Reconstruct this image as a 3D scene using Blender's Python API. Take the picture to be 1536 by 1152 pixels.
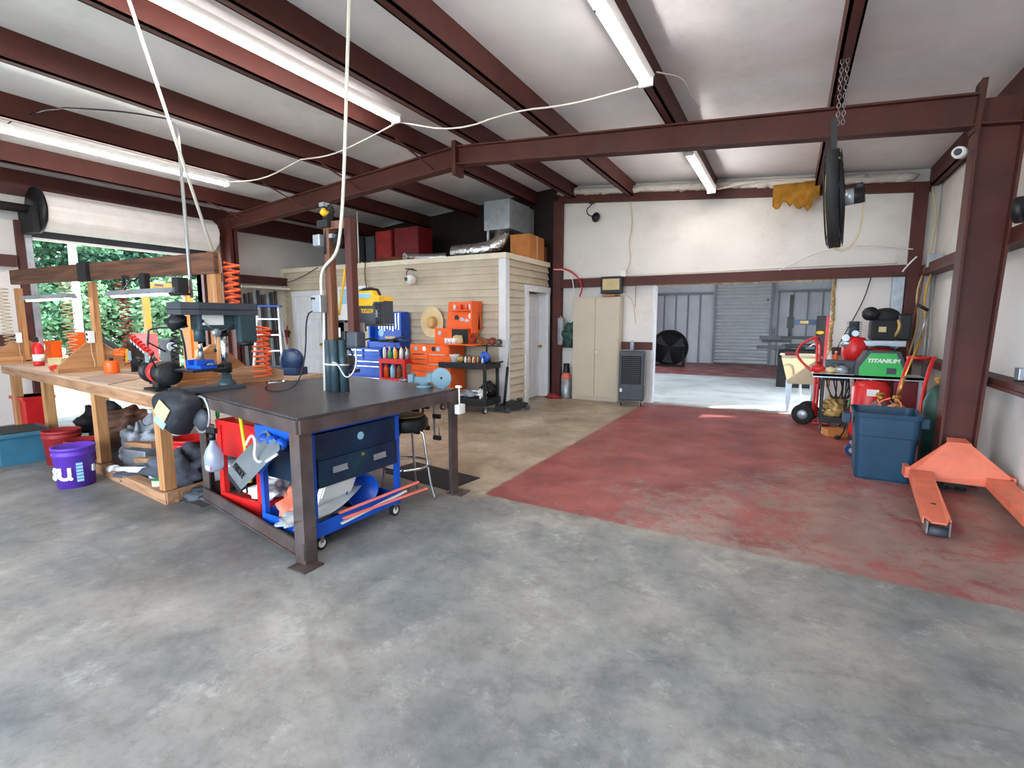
import bpy, bmesh, math, random
from mathutils import Vector, Matrix, Euler, noise
R = math.radians
PI = math.pi
for o in list(bpy.data.objects):
    bpy.data.objects.remove(o)
S = bpy.context.scene
COL = S.collection
random.seed(4)

# ------------------------------------------------------------ camera, world, sun, exposure
cd = bpy.data.cameras.new('camera')
cd.sensor_width = 36
cd.lens = 750 / 1536 * 36
cd.clip_start = .05
cam = bpy.data.objects.new('camera', cd)
COL.objects.link(cam)
cam.location = (0, 0, 1.5)
cam.rotation_euler = (R(90 - 7.144), 0, R(28.885))
S.camera = cam
S.view_settings.view_transform = 'Standard'
S.view_settings.look = 'None'
S.view_settings.gamma = 1
S.view_settings.use_curve_mapping = False
S.view_settings.exposure = 1.75

W = bpy.data.worlds.new('world')
S.world = W
W.use_nodes = True
bg = W.node_tree.nodes['Background']
bg.inputs[0].default_value = (.74, .87, 1, 1)
bg.inputs[1].default_value = 3.4

sd = bpy.data.lights.new('sun', 'SUN')
sd.energy = 4
sd.angle = R(.6)
sd.color = (1, .95, .86)
sun = bpy.data.objects.new('sun', sd)
COL.objects.link(sun)
sdir = Vector((-.80, -.57, -.72))
sun.rotation_euler = sdir.to_track_quat('-Z', 'Y').to_euler()
sun.location = (8, 14, 9)


def portal(loc, sx, sz, direction):
    d = bpy.data.lights.new('daylight_portal', 'AREA')
    d.shape = 'RECTANGLE'
    d.size = sx
    d.size_y = sz
    d.energy = 1
    try:
        d.cycles.is_portal = True
    except Exception:
        pass
    o = bpy.data.objects.new('daylight_portal', d)
    COL.objects.link(o)
    o.location = loc
    o.rotation_euler = Vector(direction).to_track_quat('-Z', 'Y').to_euler()


portal((-2.7, -2.62, 1.65), 8.8, 3.3, (0, 1, 0))
portal((-9.95, 4.4, 1.35), 2.7, 2.7, (1, 0, 0))
portal((-5.15, 13.9, 1.65), 7.4, 3.3, (1, 0, 0))


# ------------------------------------------------------------ materials
def lin(c):
    return tuple((x / 12.92 if x <= .04045 else ((x + .055) / 1.055) ** 2.4) for x in c)


def mat(name, rgb, rough=.6, metal=0, var=.12, scale=6, bump=0, bscale=30, emit=None, es=0, alpha=1, trans=0, dirt=None, dirt_amt=.5, spec=.4):
    """rgb is the display colour 0-255"""
    c = lin([v / 255 for v in rgb])
    m = bpy.data.materials.new(name)
    m.use_nodes = True
    nt = m.node_tree
    b = nt.nodes['Principled BSDF']
    b.inputs['Roughness'].default_value = rough
    b.inputs['Metallic'].default_value = metal
    b.inputs['Specular IOR Level'].default_value = spec
    b.inputs['Base Color'].default_value = (*c, 1)
    tc = nt.nodes.new('ShaderNodeTexCoord')
    if var or dirt:
        n = nt.nodes.new('ShaderNodeTexNoise')
        n.inputs['Scale'].default_value = scale
        n.inputs['Detail'].default_value = 6
        nt.links.new(tc.outputs['Object'], n.inputs['Vector'])
        cr = nt.nodes.new('ShaderNodeValToRGB')
        lo = [v * (1 - var * 1.6) for v in c]
        hi = [min(1, v * (1 + var)) for v in c]
        cr.color_ramp.elements[0].position = .3
        cr.color_ramp.elements[1].position = .7
        cr.color_ramp.elements[0].color = (*lo, 1)
        cr.color_ramp.elements[1].color = (*hi, 1)
        nt.links.new(n.outputs['Fac'], cr.inputs['Fac'])
        out = cr.outputs['Color']
        if dirt:
            n2 = nt.nodes.new('ShaderNodeTexNoise')
            n2.inputs['Scale'].default_value = scale * .6
            n2.inputs['Detail'].default_value = 9
            n2.inputs['Roughness'].default_value = .75
            nt.links.new(tc.outputs['Object'], n2.inputs['Vector'])
            r2 = nt.nodes.new('ShaderNodeValToRGB')
            r2.color_ramp.elements[0].position = .5
            r2.color_ramp.elements[1].position = .68
            r2.color_ramp.elements[0].color = (0, 0, 0, 1)
            r2.color_ramp.elements[1].color = (dirt_amt,) * 3 + (1,)
            nt.links.new(n2.outputs['Fac'], r2.inputs['Fac'])
            mx = nt.nodes.new('ShaderNodeMixRGB')
            mx.inputs[2].default_value = (*lin([v / 255 for v in dirt]), 1)
            nt.links.new(r2.outputs['Color'], mx.inputs[0])
            nt.links.new(out, mx.inputs[1])
            out = mx.outputs[0]
        nt.links.new(out, b.inputs['Base Color'])
    if bump:
        n3 = nt.nodes.new('ShaderNodeTexNoise')
        n3.inputs['Scale'].default_value = bscale
        n3.inputs['Detail'].default_value = 4
        nt.links.new(tc.outputs['Object'], n3.inputs['Vector'])
        bp = nt.nodes.new('ShaderNodeBump')
        bp.inputs['Strength'].default_value = bump
        bp.inputs['Distance'].default_value = .02
        nt.links.new(n3.outputs['Fac'], bp.inputs['Height'])
        nt.links.new(bp.outputs['Normal'], b.inputs['Normal'])
    if emit:
        b.inputs['Emission Color'].default_value = (*lin([v / 255 for v in emit]), 1)
        b.inputs['Emission Strength'].default_value = es
    if alpha < 1:
        b.inputs['Alpha'].default_value = alpha
    if trans:
        b.inputs['Transmission Weight'].default_value = trans
    return m


def wood(name, rgb, rgb2, sx=1, rough=.7, axis='X'):
    m = bpy.data.materials.new(name)
    m.use_nodes = True
    nt = m.node_tree
    b = nt.nodes['Principled BSDF']
    b.inputs['Roughness'].default_value = rough
    tc = nt.nodes.new('ShaderNodeTexCoord')
    mp = nt.nodes.new('ShaderNodeMapping')
    sc = {'X': (.6, 9, 9), 'Y': (9, .6, 9), 'Z': (9, 9, .6)}[axis]
    mp.inputs['Scale'].default_value = [v * sx for v in sc]
    nt.links.new(tc.outputs['Object'], mp.inputs['Vector'])
    n = nt.nodes.new('ShaderNodeTexNoise')
    n.inputs['Scale'].default_value = 2.2
    n.inputs['Detail'].default_value = 8
    n.inputs['Distortion'].default_value = .6
    nt.links.new(mp.outputs[0], n.inputs['Vector'])
    cr = nt.nodes.new('ShaderNodeValToRGB')
    cr.color_ramp.elements[0].position = .35
    cr.color_ramp.elements[1].position = .68
    cr.color_ramp.elements[0].color = (*lin([v / 255 for v in rgb2]), 1)
    cr.color_ramp.elements[1].color = (*lin([v / 255 for v in rgb]), 1)
    nt.links.new(n.outputs['Fac'], cr.inputs['Fac'])
    nt.links.new(cr.outputs['Color'], b.inputs['Base Color'])
    return m


M = {}


def mm(key, *a, **k):
    M[key] = mat(key, *a, **k)


mm('primer', (84, 40, 34), .6, var=.16, scale=3, dirt=(74, 52, 46), dirt_amt=.5)
mm('loft_shade', (38, 24, 22), .8, var=.2, scale=3)
mm('primer_dark', (82, 44, 42), .6, var=.2, scale=3)
mm('vinyl_wall', (222, 218, 213), .55, var=.04, scale=1.4, bump=.35, bscale=3, dirt=(172, 158, 140), dirt_amt=.35)
mm('vinyl_roof', (240, 242, 245), .3, var=.05, scale=1.2, bump=.7, bscale=1.6, dirt=(176, 170, 164), dirt_amt=.25)
mm('siding', (200, 187, 166), .55, var=.06, scale=3, dirt=(168, 148, 118), dirt_amt=.4)
mm('cream', (226, 216, 194), .5, var=.05)
mm('white_paint', (226, 228, 232), .4, var=.04)
mm('white', (232, 232, 230), .4, var=.03)
mm('grey_metal_wall', (222, 226, 234), .5, var=.05, scale=2)
mm('rib_grey', (150, 154, 164), .5, var=.05)
mm('rollup', (214, 217, 222), .45, var=.05)
mm('rollup_white', (232, 228, 226), .45, var=.04)
mm('steel', (150, 150, 152), .35, .85, var=.12)
mm('galv', (172, 180, 188), .38, .6, var=.12, scale=9)
mm('alu', (205, 208, 212), .35, .75, var=.06)
mm('tray_grey', (104, 110, 114), .5)
mm('chrome', (225, 225, 228), .12, 1, var=.02)
mm('foil', (215, 215, 215), .2, 1, var=.08, bump=1.0, bscale=22)
mm('raw_steel', (104, 92, 90), .42, .5, var=.25, scale=5, dirt=(96, 66, 52), dirt_amt=.7)
mm('table_top', (84, 80, 82), .3, .35, var=.22, scale=4, dirt=(112, 102, 94), dirt_amt=.45)
mm('black', (24, 25, 28), .45, var=.15)
mm('black_matte', (34, 34, 36), .75, var=.2)
mm('rubber', (30, 30, 31), .85, var=.2)
mm('charcoal', (66, 70, 78), .5, var=.08)
mm('dark_teal', (52, 70, 78), .4, var=.08)
mm('red', (205, 34, 34), .35, var=.1)
mm('red_dull', (150, 36, 38), .5, var=.18)
mm('dark_red', (110, 20, 26), .5, var=.15)
mm('blue', (22, 82, 190), .35, var=.12)
mm('blue_dark', (20, 50, 92), .3, var=.2, scale=5)
mm('chest_blue', (18, 44, 72), .25, var=.25, scale=4, dirt=(24, 92, 74), dirt_amt=.6)
mm('orange', (240, 98, 30), .35, var=.07)
mm('orange_dull', (226, 120, 92), .55, var=.12, scale=4, dirt=(170, 110, 88), dirt_amt=.55)
mm('machine_orange', (192, 84, 14), .4, var=.08)
mm('yellow', (240, 184, 40), .4, var=.08)
mm('green', (52, 176, 84), .4, var=.05)
mm('dark_green', (40, 74, 66), .5, var=.2)
mm('bin_teal', (14, 58, 84), .45, var=.14, scale=4)
mm('tote_teal', (44, 98, 120), .5, var=.1)
mm('purple', (92, 52, 168), .4, var=.06)
mm('beige', (196, 184, 164), .45, var=.04, scale=2)
mm('brown', (120, 74, 48), .7, var=.15)
mm('cardboard', (188, 120, 62), .8, var=.1)
mm('foam', (214, 160, 64), .9, var=.2, scale=8, bump=.8, bscale=14)
mm('foam_pale', (196, 164, 110), .9, var=.3, scale=9, bump=.8, bscale=14)
mm('straw', (226, 204, 160), .75, var=.08, bump=.5, bscale=90)
mm('straw_dark', (206, 166, 104), .75, var=.1)
mm('brass', (196, 150, 72), .35, .8, var=.1)
mm('pink', (232, 110, 170), .5, var=.05)
mm('coral', (240, 120, 104), .5, var=.05)
mm('sky_blue', (150, 200, 226), .4, var=.06)
mm('vise_blue', (100, 130, 144), .45, var=.12, dirt=(120, 110, 110), dirt_amt=.4)
mm('cloth_grey', (78, 80, 90), .9, var=.25, bump=.6, bscale=18)
mm('plastic_bag', (160, 164, 172), .45, var=.2, scale=5, bump=.8, bscale=14)
mm('clear', (200, 214, 236), .1, var=0, trans=.6)
mm('glass', (170, 200, 206), .08, var=0, trans=.7)
mm('cable_black', (20, 20, 22), .6, var=0)
mm('cable_white', (226, 222, 214), .6, var=0)
mm('cable_tan', (196, 176, 138), .6, var=.1)
mm('cable_orange', (238, 96, 44), .5, var=0)
mm('cable_red', (196, 40, 40), .5, var=0)
mm('pvc', (224, 222, 208), .5, var=.04)
mm('conduit', (158, 160, 160), .35, .6, var=.05)
mm('dirt', (112, 94, 80), .95, var=.3, bump=.5)
mm('tan_box', (206, 186, 140), .8, var=.1)
mm('tube', (255, 250, 244), .5, var=0, emit=(255, 246, 240), es=15)
mm('tube_small', (255, 244, 232), .5, var=0, emit=(255, 232, 214), es=9)
mm('leaf', (72, 116, 84), .7, var=.35, scale=.9)  # leaf greens shifted bluish to paint in the outdoor haze
mm('leaf_dark', (44, 84, 64), .7, var=.35, scale=.9)
mm('leaf_pale', (108, 146, 108), .7, var=.3, scale=.9)
mm('bark', (96, 82, 68), .9, var=.3)
mm('bark_pale', (140, 138, 132), .9, var=.15)
mm('soil', (168, 166, 150), .95, var=.2, scale=.8)
mm('gold_metal', (180, 150, 90), .4, .4, var=.2)
M['pine'] = wood('pine', (188, 144, 106), (146, 102, 72))
M['pine_y'] = wood('pine_y', (196, 146, 98), (158, 108, 68), axis='Y')
M['pine_z'] = wood('pine_z', (204, 152, 100), (160, 108, 66), axis='Z')
M['dark_wood'] = wood('dark_wood', (118, 76, 52), (62, 38, 28))
M['plywood'] = wood('plywood', (206, 182, 158), (170, 138, 112), sx=.6, rough=.55)
M['ply_sheet'] = wood('ply_sheet', (176, 150, 132), (140, 116, 104), sx=.5, rough=.6)
M['rust_post'] = wood('rust_post', (150, 98, 66), (88, 52, 38), axis='Z')


# ------------------------------------------------------------ mesh helpers
class MB:
    def __init__(s):
        s.b = bmesh.new()

    def _mark(s):
        return len(s.b.verts)

    def box(s, x0, x1, y0, y1, z0, z1, bev=0, mtx=None):
        b = s.b
        vs = [b.verts.new((x, y, z)) for x in (x0, x1) for y in (y0, y1) for z in (z0, z1)]
        idx = [(0, 1, 3, 2), (4, 6, 7, 5), (0, 4, 5, 1), (2, 3, 7, 6), (0, 2, 6, 4), (1, 5, 7, 3)]
        fs = [b.faces.new([vs[i] for i in f]) for f in idx]
        if mtx is not None:
            for v in vs:
                v.co = mtx @ v.co
        if bev:
            es = list({e for f in fs for e in f.edges})
            bmesh.ops.bevel(b, geom=es, offset=bev, segments=2, affect='EDGES', profile=.6)
        return s

    def ob(s, c, size, rot=(0, 0, 0), bev=0):
        m = Matrix.Translation(c) @ Euler(rot).to_matrix().to_4x4()
        a, b_, c_ = [v / 2 for v in size]
        return s.box(-a, a, -b_, b_, -c_, c_, bev, m)

    def bar(s, p0, p1, w, h, up=(0, 0, 1)):
        """rectangular bar from p0 to p1"""
        p0, p1 = Vector(p0), Vector(p1)
        d = (p1 - p0)
        L = d.length
        d.normalize()
        u = Vector(up)
        if abs(d.dot(u)) > .98:
            u = Vector((0, 1, 0))
        x = d.cross(u).normalized()
        z = x.cross(d)
        m = Matrix(((x.x, d.x, z.x, p0.x), (x.y, d.y, z.y, p0.y), (x.z, d.z, z.z, p0.z), (0, 0, 0, 1)))
        return s.box(-w / 2, w / 2, 0, L, -h / 2, h / 2, 0, m)

    def cyl(s, p0, p1, r, r2=None, seg=20, cap=True):
        r2 = r if r2 is None else r2
        p0, p1 = Vector(p0), Vector(p1)
        d = (p1 - p0).normalized()
        a = d.orthogonal().normalized()
        c = d.cross(a)
        b = s.b
        A = [b.verts.new(p0 + (a * math.cos(2 * PI * i / seg) + c * math.sin(2 * PI * i / seg)) * r) for i in range(seg)]
        B = [b.verts.new(p1 + (a * math.cos(2 * PI * i / seg) + c * math.sin(2 * PI * i / seg)) * r2) for i in range(seg)]
        for i in range(seg):
            j = (i + 1) % seg
            f = b.faces.new((A[i], A[j], B[j], B[i]))
            f.smooth = True
        if cap:
            b.faces.new(A[::-1])
            b.faces.new(B)
        return s

    def tube(s, pts, r, seg=8, smooth=0, closed=False):
        pts = [Vector(p) for p in pts]
        for _ in range(smooth):
            n = [pts[0]]
            for i in range(len(pts) - 1):
                n += [pts[i] * .75 + pts[i + 1] * .25, pts[i] * .25 + pts[i + 1] * .75]
            n.append(pts[-1])
            pts = n
        b = s.b
        rings = []
        prev = None
        N = len(pts)
        for i, p in enumerate(pts):
            if closed:
                d = (pts[(i + 1) % N] - pts[i - 1]).normalized()
            else:
                d = (pts[min(i + 1, N - 1)] - pts[max(i - 1, 0)]).normalized()
            a = d.orthogonal().normalized() if prev is None else (prev - d * prev.dot(d)).normalized()
            prev = a
            c = d.cross(a)
            rings.append([b.verts.new(p + (a * math.cos(2 * PI * k / seg) + c * math.sin(2 * PI * k / seg)) * r) for k in range(seg)])
        for i in range(N - 1 + (1 if closed else 0)):
            A, B = rings[i], rings[(i + 1) % N]
            for k in range(seg):
                j = (k + 1) % seg
                f = b.faces.new((A[k], A[j], B[j], B[k]))
                f.smooth = True
        if not closed:
            b.faces.new(rings[0][::-1])
            b.faces.new(rings[-1])
        return s

    def lathe(s, prof, o=(0, 0, 0), axis=(0, 0, 1), seg=28, sx=1, sy=1):
        b = s.b
        q = Vector((0, 0, 1)).rotation_difference(Vector(axis)).to_matrix()
        o = Vector(o)
        rings = []
        for r, z in prof:
            if r < 1e-5:
                rings.append([b.verts.new(o + q @ Vector((0, 0, z)))])
            else:
                rings.append([b.verts.new(o + q @ Vector((r * sx * math.cos(2 * PI * i / seg), r * sy * math.sin(2 * PI * i / seg), z))) for i in range(seg)])
        for A, B in zip(rings[:-1], rings[1:]):
            for i in range(seg):
                j = (i + 1) % seg
                if len(A) == 1 and len(B) == 1:
                    break
                if len(A) == 1:
                    f = b.faces.new((A[0], B[i], B[j]))
                elif len(B) == 1:
                    f = b.faces.new((A[i], A[j], B[0]))
                else:
                    f = b.faces.new((A[i], A[j], B[j], B[i]))
                f.smooth = True
        return s

    def prism(s, poly, a0, a1, axis='Z'):
        b = s.b
        f3 = {'Z': lambda p, a: (p[0], p[1], a), 'Y': lambda p, a: (p[0], a, p[1]), 'X': lambda p, a: (a, p[0], p[1])}[axis]
        A = [b.verts.new(f3(p, a0)) for p in poly]
        B = [b.verts.new(f3(p, a1)) for p in poly]
        n = len(poly)
        for i in range(n):
            j = (i + 1) % n
            b.faces.new((A[i], A[j], B[j], B[i]))
        b.faces.new(A[::-1])
        b.faces.new(B)
        return s

    def poly3(s, pts, th):
        """thick 3D polygon; pts in order, extruded by vector th"""
        b = s.b
        th = Vector(th)
        A = [b.verts.new(Vector(p)) for p in pts]
        B = [b.verts.new(Vector(p) + th) for p in pts]
        n = len(pts)
        for i in range(n):
            j = (i + 1) % n
            b.faces.new((A[i], A[j], B[j], B[i]))
        b.faces.new(A[::-1])
        b.faces.new(B)
        return s

    def ball(s, c, r, sc=(1, 1, 1), seg=16, amp=0, freq=3, seed=0, rot=(0, 0, 0)):
        res = bmesh.ops.create_uvsphere(s.b, u_segments=seg, v_segments=max(6, seg * 2 // 3), radius=1)
        q = Euler(rot).to_matrix()
        for v in res['verts']:
            k = 1
            if amp:
                k = 1 + amp * noise.noise(v.co * freq + Vector((seed * 7.3, seed * 3.1, 0)))
            v.co = q @ Vector((v.co.x * r * sc[0] * k, v.co.y * r * sc[1] * k, v.co.z * r * sc[2] * k)) + Vector(c)
            for f in v.link_faces:
                f.smooth = True
        return s

    def torus(s, c, R_, r, axis=(0, 0, 1), seg=32, rs=8, sx=1, sy=1):
        q = Vector((0, 0, 1)).rotation_difference(Vector(axis)).to_matrix()
        pts = [Vector(c) + q @ Vector((R_ * sx * math.cos(2 * PI * i / seg), R_ * sy * math.sin(2 * PI * i / seg), 0)) for i in range(seg)]
        return s.tube(pts, r, rs, closed=True)

    def build(s, name, m, parent=None, loc=None, rz=None):
        bmesh.ops.recalc_face_normals(s.b, faces=s.b.faces)
        me = bpy.data.meshes.new(name)
        s.b.to_mesh(me)
        s.b.free()
        me.materials.append(M[m] if isinstance(m, str) else m)
        o = bpy.data.objects.new(name, me)
        COL.objects.link(o)
        if parent is not None:
            o.parent = parent
        if loc is not None:
            o.location = loc
        if rz is not None:
            o.rotation_euler = (0, 0, rz)
        return o


def tag(o, label, cat, group=None, kind=None):
    o['label'] = label
    o['category'] = cat
    if group:
        o['group'] = group
    if kind:
        o['kind'] = kind
    return o


def thing(name, label, cat, loc=(0, 0, 0), rz=0, group=None):
    o = bpy.data.objects.new(name, None)
    o.empty_display_size = .1
    COL.objects.link(o)
    o.location = loc
    o.rotation_euler = (0, 0, rz)
    return tag(o, label, cat, group)


def struct(name, mb, m, label=None):
    o = mb.build(name, m)
    o['kind'] = 'structure'
    if label:
        o['label'] = label
    return o


def one(name, mb, m, label, cat, loc=(0, 0, 0), rz=0, group=None, kind=None):
    o = mb.build(name, m, loc=loc, rz=rz)
    return tag(o, label, cat, group, kind)


def copy_thing(root, loc, rz=None, label=None, group=None):
    r = root.copy()
    COL.objects.link(r)
    r.location = loc
    if rz is not None:
        r.rotation_euler = (0, 0, rz)
    if label:
        r['label'] = label
    if group:
        r['group'] = group
    for ch in list(root.children):
        c = ch.copy()
        COL.objects.link(c)
        c.parent = r
        for g in list(ch.children):
            d = g.copy()
            COL.objects.link(d)
            d.parent = c
    return r


def text(name, body, size, m, parent, loc, rot, ext=.002, sx=1, shear=0, bold=0):
    cu = bpy.data.curves.new(name, 'FONT')
    cu.body = body
    cu.size = size
    cu.extrude = ext
    cu.shear = shear
    cu.offset = bold
    cu.align_x = 'CENTER'
    cu.align_y = 'CENTER'
    t = bpy.data.objects.new(name, cu)
    COL.objects.link(t)
    dg = bpy.context.evaluated_depsgraph_get()
    me = bpy.data.meshes.new_from_object(t.evaluated_get(dg))
    bpy.data.objects.remove(t)
    me.materials.clear()
    me.materials.append(M[m])
    o = bpy.data.objects.new(name, me)
    COL.objects.link(o)
    o.parent = parent
    o.location = loc
    o.rotation_euler = rot
    o.scale = (sx, 1, 1)
    return o


def helix(p0, p1, r, turns, n=14, wob=0):
    p0, p1 = Vector(p0), Vector(p1)
    d = (p1 - p0).normalized()
    a = d.orthogonal().normalized()
    c = d.cross(a)
    N = int(turns * n)
    return [p0.lerp(p1, i / N) + (a * math.cos(2 * PI * i / n) + c * math.sin(2 * PI * i / n)) * r * (1 + wob * math.sin(i * .13)) for i in range(N + 1)]


# ------------------------------------------------------------ the setting
XL, XR, YF, YB, YFAR, RX = -9.9, 1.75, -2.6, 9.3, 19.3, -4.1


def pz(x):
    return 3.85 - .08 * abs(x - RX)


def floor_mat():
    m = bpy.data.materials.new('concrete_floor')
    m.use_nodes = True
    nt = m.node_tree
    L = nt.links.new
    b = nt.nodes['Principled BSDF']
    geo = nt.nodes.new('ShaderNodeNewGeometry')
    sep = nt.nodes.new('ShaderNodeSeparateXYZ')
    L(geo.outputs['Position'], sep.inputs[0])

    def nz(scale, det=8, rough=.6, dist=0, src=None):
        n = nt.nodes.new('ShaderNodeTexNoise')
        n.inputs['Scale'].default_value = scale
        n.inputs['Detail'].default_value = det
        n.inputs['Roughness'].default_value = rough
        n.inputs['Distortion'].default_value = dist
        L(src or geo.outputs['Position'], n.inputs['Vector'])
        return n.outputs['Fac']

    def ramp(src, stops):
        r = nt.nodes.new('ShaderNodeValToRGB')
        e = r.color_ramp.elements
        while len(e) < len(stops):
            e.new(.5)
        for k, (p, c) in enumerate(stops):
            e[k].position = p
            e[k].color = (*(lin([v / 255 for v in c]) if isinstance(c, tuple) else (c, c, c)), 1)
        L(src, r.inputs['Fac'])
        return r.outputs['Color']

    def mix(f, a, c, mode='MIX'):
        n = nt.nodes.new('ShaderNodeMixRGB')
        n.blend_type = mode
        for i, v in enumerate((f, a, c)):
            if isinstance(v, (int, float)):
                n.inputs[i].default_value = v if i == 0 else (v, v, v, 1)
            elif isinstance(v, tuple):
                n.inputs[i].default_value = (*lin([q / 255 for q in v]), 1)
            else:
                L(v, n.inputs[i])
        return n.outputs[0]

    def mth(op, a, c, clamp=False):
        n = nt.nodes.new('ShaderNodeMath')
        n.operation = op
        n.use_clamp = clamp
        for i, v in enumerate((a, c)):
            if isinstance(v, (int, float)):
                n.inputs[i].default_value = v
            else:
                L(v, n.inputs[i])
        return n.outputs[0]

    def step(src, edge, soft):
        # 0 below edge, 1 above
        return mth('DIVIDE', mth('SUBTRACT', src, edge), soft, True)

    grey = ramp(nz(1.1, 9, .68, .15), [(.32, (102, 108, 110)), (.45, (126, 129, 130)), (.56, (148, 148, 145)), (.7, (184, 184, 178))])
    warm = ramp(nz(.55, 5, .6), [(.42, 0.0), (.6, 1.0)])
    grey = mix(mth('MULTIPLY', warm, .35), grey, (164, 150, 140))
    blot = ramp(nz(3.1, 10, .75, .1), [(.38, .34), (.5, .8), (.6, 1.0)])
    fine = ramp(nz(11, 10, .8, .1), [(.36, .45), (.5, .95), (.62, 1.0)])
    grey = mix(.42, grey, blot, 'MULTIPLY')
    grey = mix(.45, grey, fine, 'MULTIPLY')
    pale = ramp(nz(4.2, 11, .8, .2), [(.56, 0.0), (.66, 1.0)])
    grey = mix(mth('MULTIPLY', pale, .35), grey, (205, 204, 198))
    tan = ramp(nz(1.3, 8, .65, .3), [(.32, (140, 124, 104)), (.5, (172, 156, 134)), (.68, (196, 184, 164))])
    tan = mix(.35, tan, blot, 'MULTIPLY')
    tan = mix(.3, tan, fine, 'MULTIPLY')
    wob = mth('MULTIPLY', mth('SUBTRACT', nz(3, 6), .5), .5)
    y2 = mth('ADD', sep.outputs['Y'], wob)
    ft = mth('MULTIPLY', step(y2, 3.35, .25), mth('SUBTRACT', 1, mth('MULTIPLY', step(sep.outputs['X'], -2.3, .1), .6)))
    conc = mix(ft, grey, tan)
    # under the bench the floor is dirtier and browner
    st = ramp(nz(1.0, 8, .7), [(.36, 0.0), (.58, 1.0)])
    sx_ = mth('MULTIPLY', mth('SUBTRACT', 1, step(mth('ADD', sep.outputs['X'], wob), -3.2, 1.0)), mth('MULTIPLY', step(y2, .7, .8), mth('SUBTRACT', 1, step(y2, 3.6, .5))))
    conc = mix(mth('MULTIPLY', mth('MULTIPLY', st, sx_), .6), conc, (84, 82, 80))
    # pale slab of the back room
    palec = ramp(nz(1.1, 8, .6, .5), [(.35, (196, 200, 200)), (.6, (232, 234, 232))])
    fb = step(y2, 9.25, .3)
    conc = mix(fb, conc, palec)
    # worn red paint
    red = ramp(nz(1.6, 8, .6, .2), [(.35, (126, 62, 62)), (.55, (152, 82, 78)), (.7, (164, 98, 92))])
    sm = mth('MULTIPLY', mth('SUBTRACT', nz(9, 6, .7), .5), .09)
    xe = mth('ADD', sep.outputs['X'], sm)
    ye = mth('ADD', sep.outputs['Y'], sm)
    mx = step(xe, -2.27, .03)
    # front edge: straight, a little skew
    my = step(mth('ADD', ye, mth('MULTIPLY', sep.outputs['X'], .045)), 3.46, .03)
    mb = mth('SUBTRACT', 1, step(ye, 9.15, .08))
    m1 = mth('MULTIPLY', mth('MULTIPLY', mx, my), mb)
    m2 = step(ye, 14.6, .3)
    mask = mth('MAXIMUM', m1, m2)
    # wear grows to the front and to the right
    wear = mth('ADD', mth('MULTIPLY', mth('SUBTRACT', 6.4, sep.outputs['Y']), .05), mth('MULTIPLY', sep.outputs['X'], .062))
    wear = mth('MULTIPLY', wear, mth('SUBTRACT', 1, m2))
    wn = mth('ADD', mth('ADD', mth('MULTIPLY', nz(1.4, 10, .74, .5), .5), mth('MULTIPLY', nz(7, 8, .8, .3), .5)), mth('MINIMUM', mth('MAXIMUM', wear, -.06), .12))
    wmask = mth('SUBTRACT', 1, mth('DIVIDE', mth('SUBTRACT', wn, .545), .075, True), True)
    wmask = mth('ADD', mth('MULTIPLY', wmask, .58), .42)
    col = mix(mth('MULTIPLY', mask, wmask), conc, red)
    # cracks / specks
    sp = ramp(nz(38, 4, .6), [(.70, 0.0), (.74, 1.0)])
    col = mix(mth('MULTIPLY', sp, .4), col, (212, 208, 200))
    sc = ramp(nz(.35, 6, .5, 1.5), [(.49, 1.0), (.5, .7), (.51, 1.0)])
    col = mix(.5, col, sc, 'MULTIPLY')
    L(col, b.inputs['Base Color'])
    rg = ramp(nz(1.8, 7, .6), [(.3, .3), (.7, .62)])
    L(rg, b.inputs['Roughness'])
    b.inputs['Specular IOR Level'].default_value = .45
    bp = nt.nodes.new('ShaderNodeBump')
    bp.inputs['Strength'].default_value = .12
    bp.inputs['Distance'].default_value = .02
    L(nz(12, 8, .7), bp.inputs['Height'])
    L(bp.outputs[0], b.inputs['Normal'])
    return m


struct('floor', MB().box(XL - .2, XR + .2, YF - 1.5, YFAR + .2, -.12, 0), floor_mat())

# roof lining on both slopes
mb = MB()
for a, c in ((XL - .2, RX), (RX, XR + .2)):
    mb.poly3([(a, YF - .2, pz(a) + .25), (c, YF - .2, pz(c) + .25), (c, YFAR + .2, pz(c) + .25), (a, YFAR + .2, pz(a) + .25)], (0, 0, .06))
struct('ceiling', mb, 'vinyl_roof')


def wall_y(name, y0, y1, x0, x1, holes, m, top=None, z0=0):
    """wall in the X direction; holes = [(x0,x1,z0,z1)]; top follows the roof"""
    top = top or (lambda x: pz(x) + .24)
    mb = MB()
    xs = sorted({x0, x1} | {h[0] for h in holes} | {h[1] for h in holes} | ({RX} if x0 < RX < x1 else set()))
    for a, c in zip(xs[:-1], xs[1:]):
        hs = [h for h in holes if h[0] <= a + 1e-6 and h[1] >= c - 1e-6]
        z = z0
        for h in sorted(hs, key=lambda h: h[2]):
            if h[2] > z:
                mb.box(a, c, y0, y1, z, h[2])
            z = h[3]
        mb.prism([(a, z), (c, z), (c, top(c)), (a, top(a))], y0, y1, 'Y')
    return struct(name, mb, m)


def wall_x(name, x0, x1, y0, y1, ztop, holes, m):
    mb = MB()
    ys = sorted({y0, y1} | {h[0] for h in holes} | {h[1] for h in holes})
    for a, c in zip(ys[:-1], ys[1:]):
        hs = [h for h in holes if h[0] <= a + 1e-6 and h[1] >= c - 1e-6]
        z = 0
        for h in sorted(hs, key=lambda h: h[2]):
            if h[2] > z:
                mb.box(x0, x1, a, c, z, h[2])
            z = h[3]
        if z < ztop:
            mb.box(x0, x1, a, c, z, ztop)
    return struct(name, mb, m)


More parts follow.
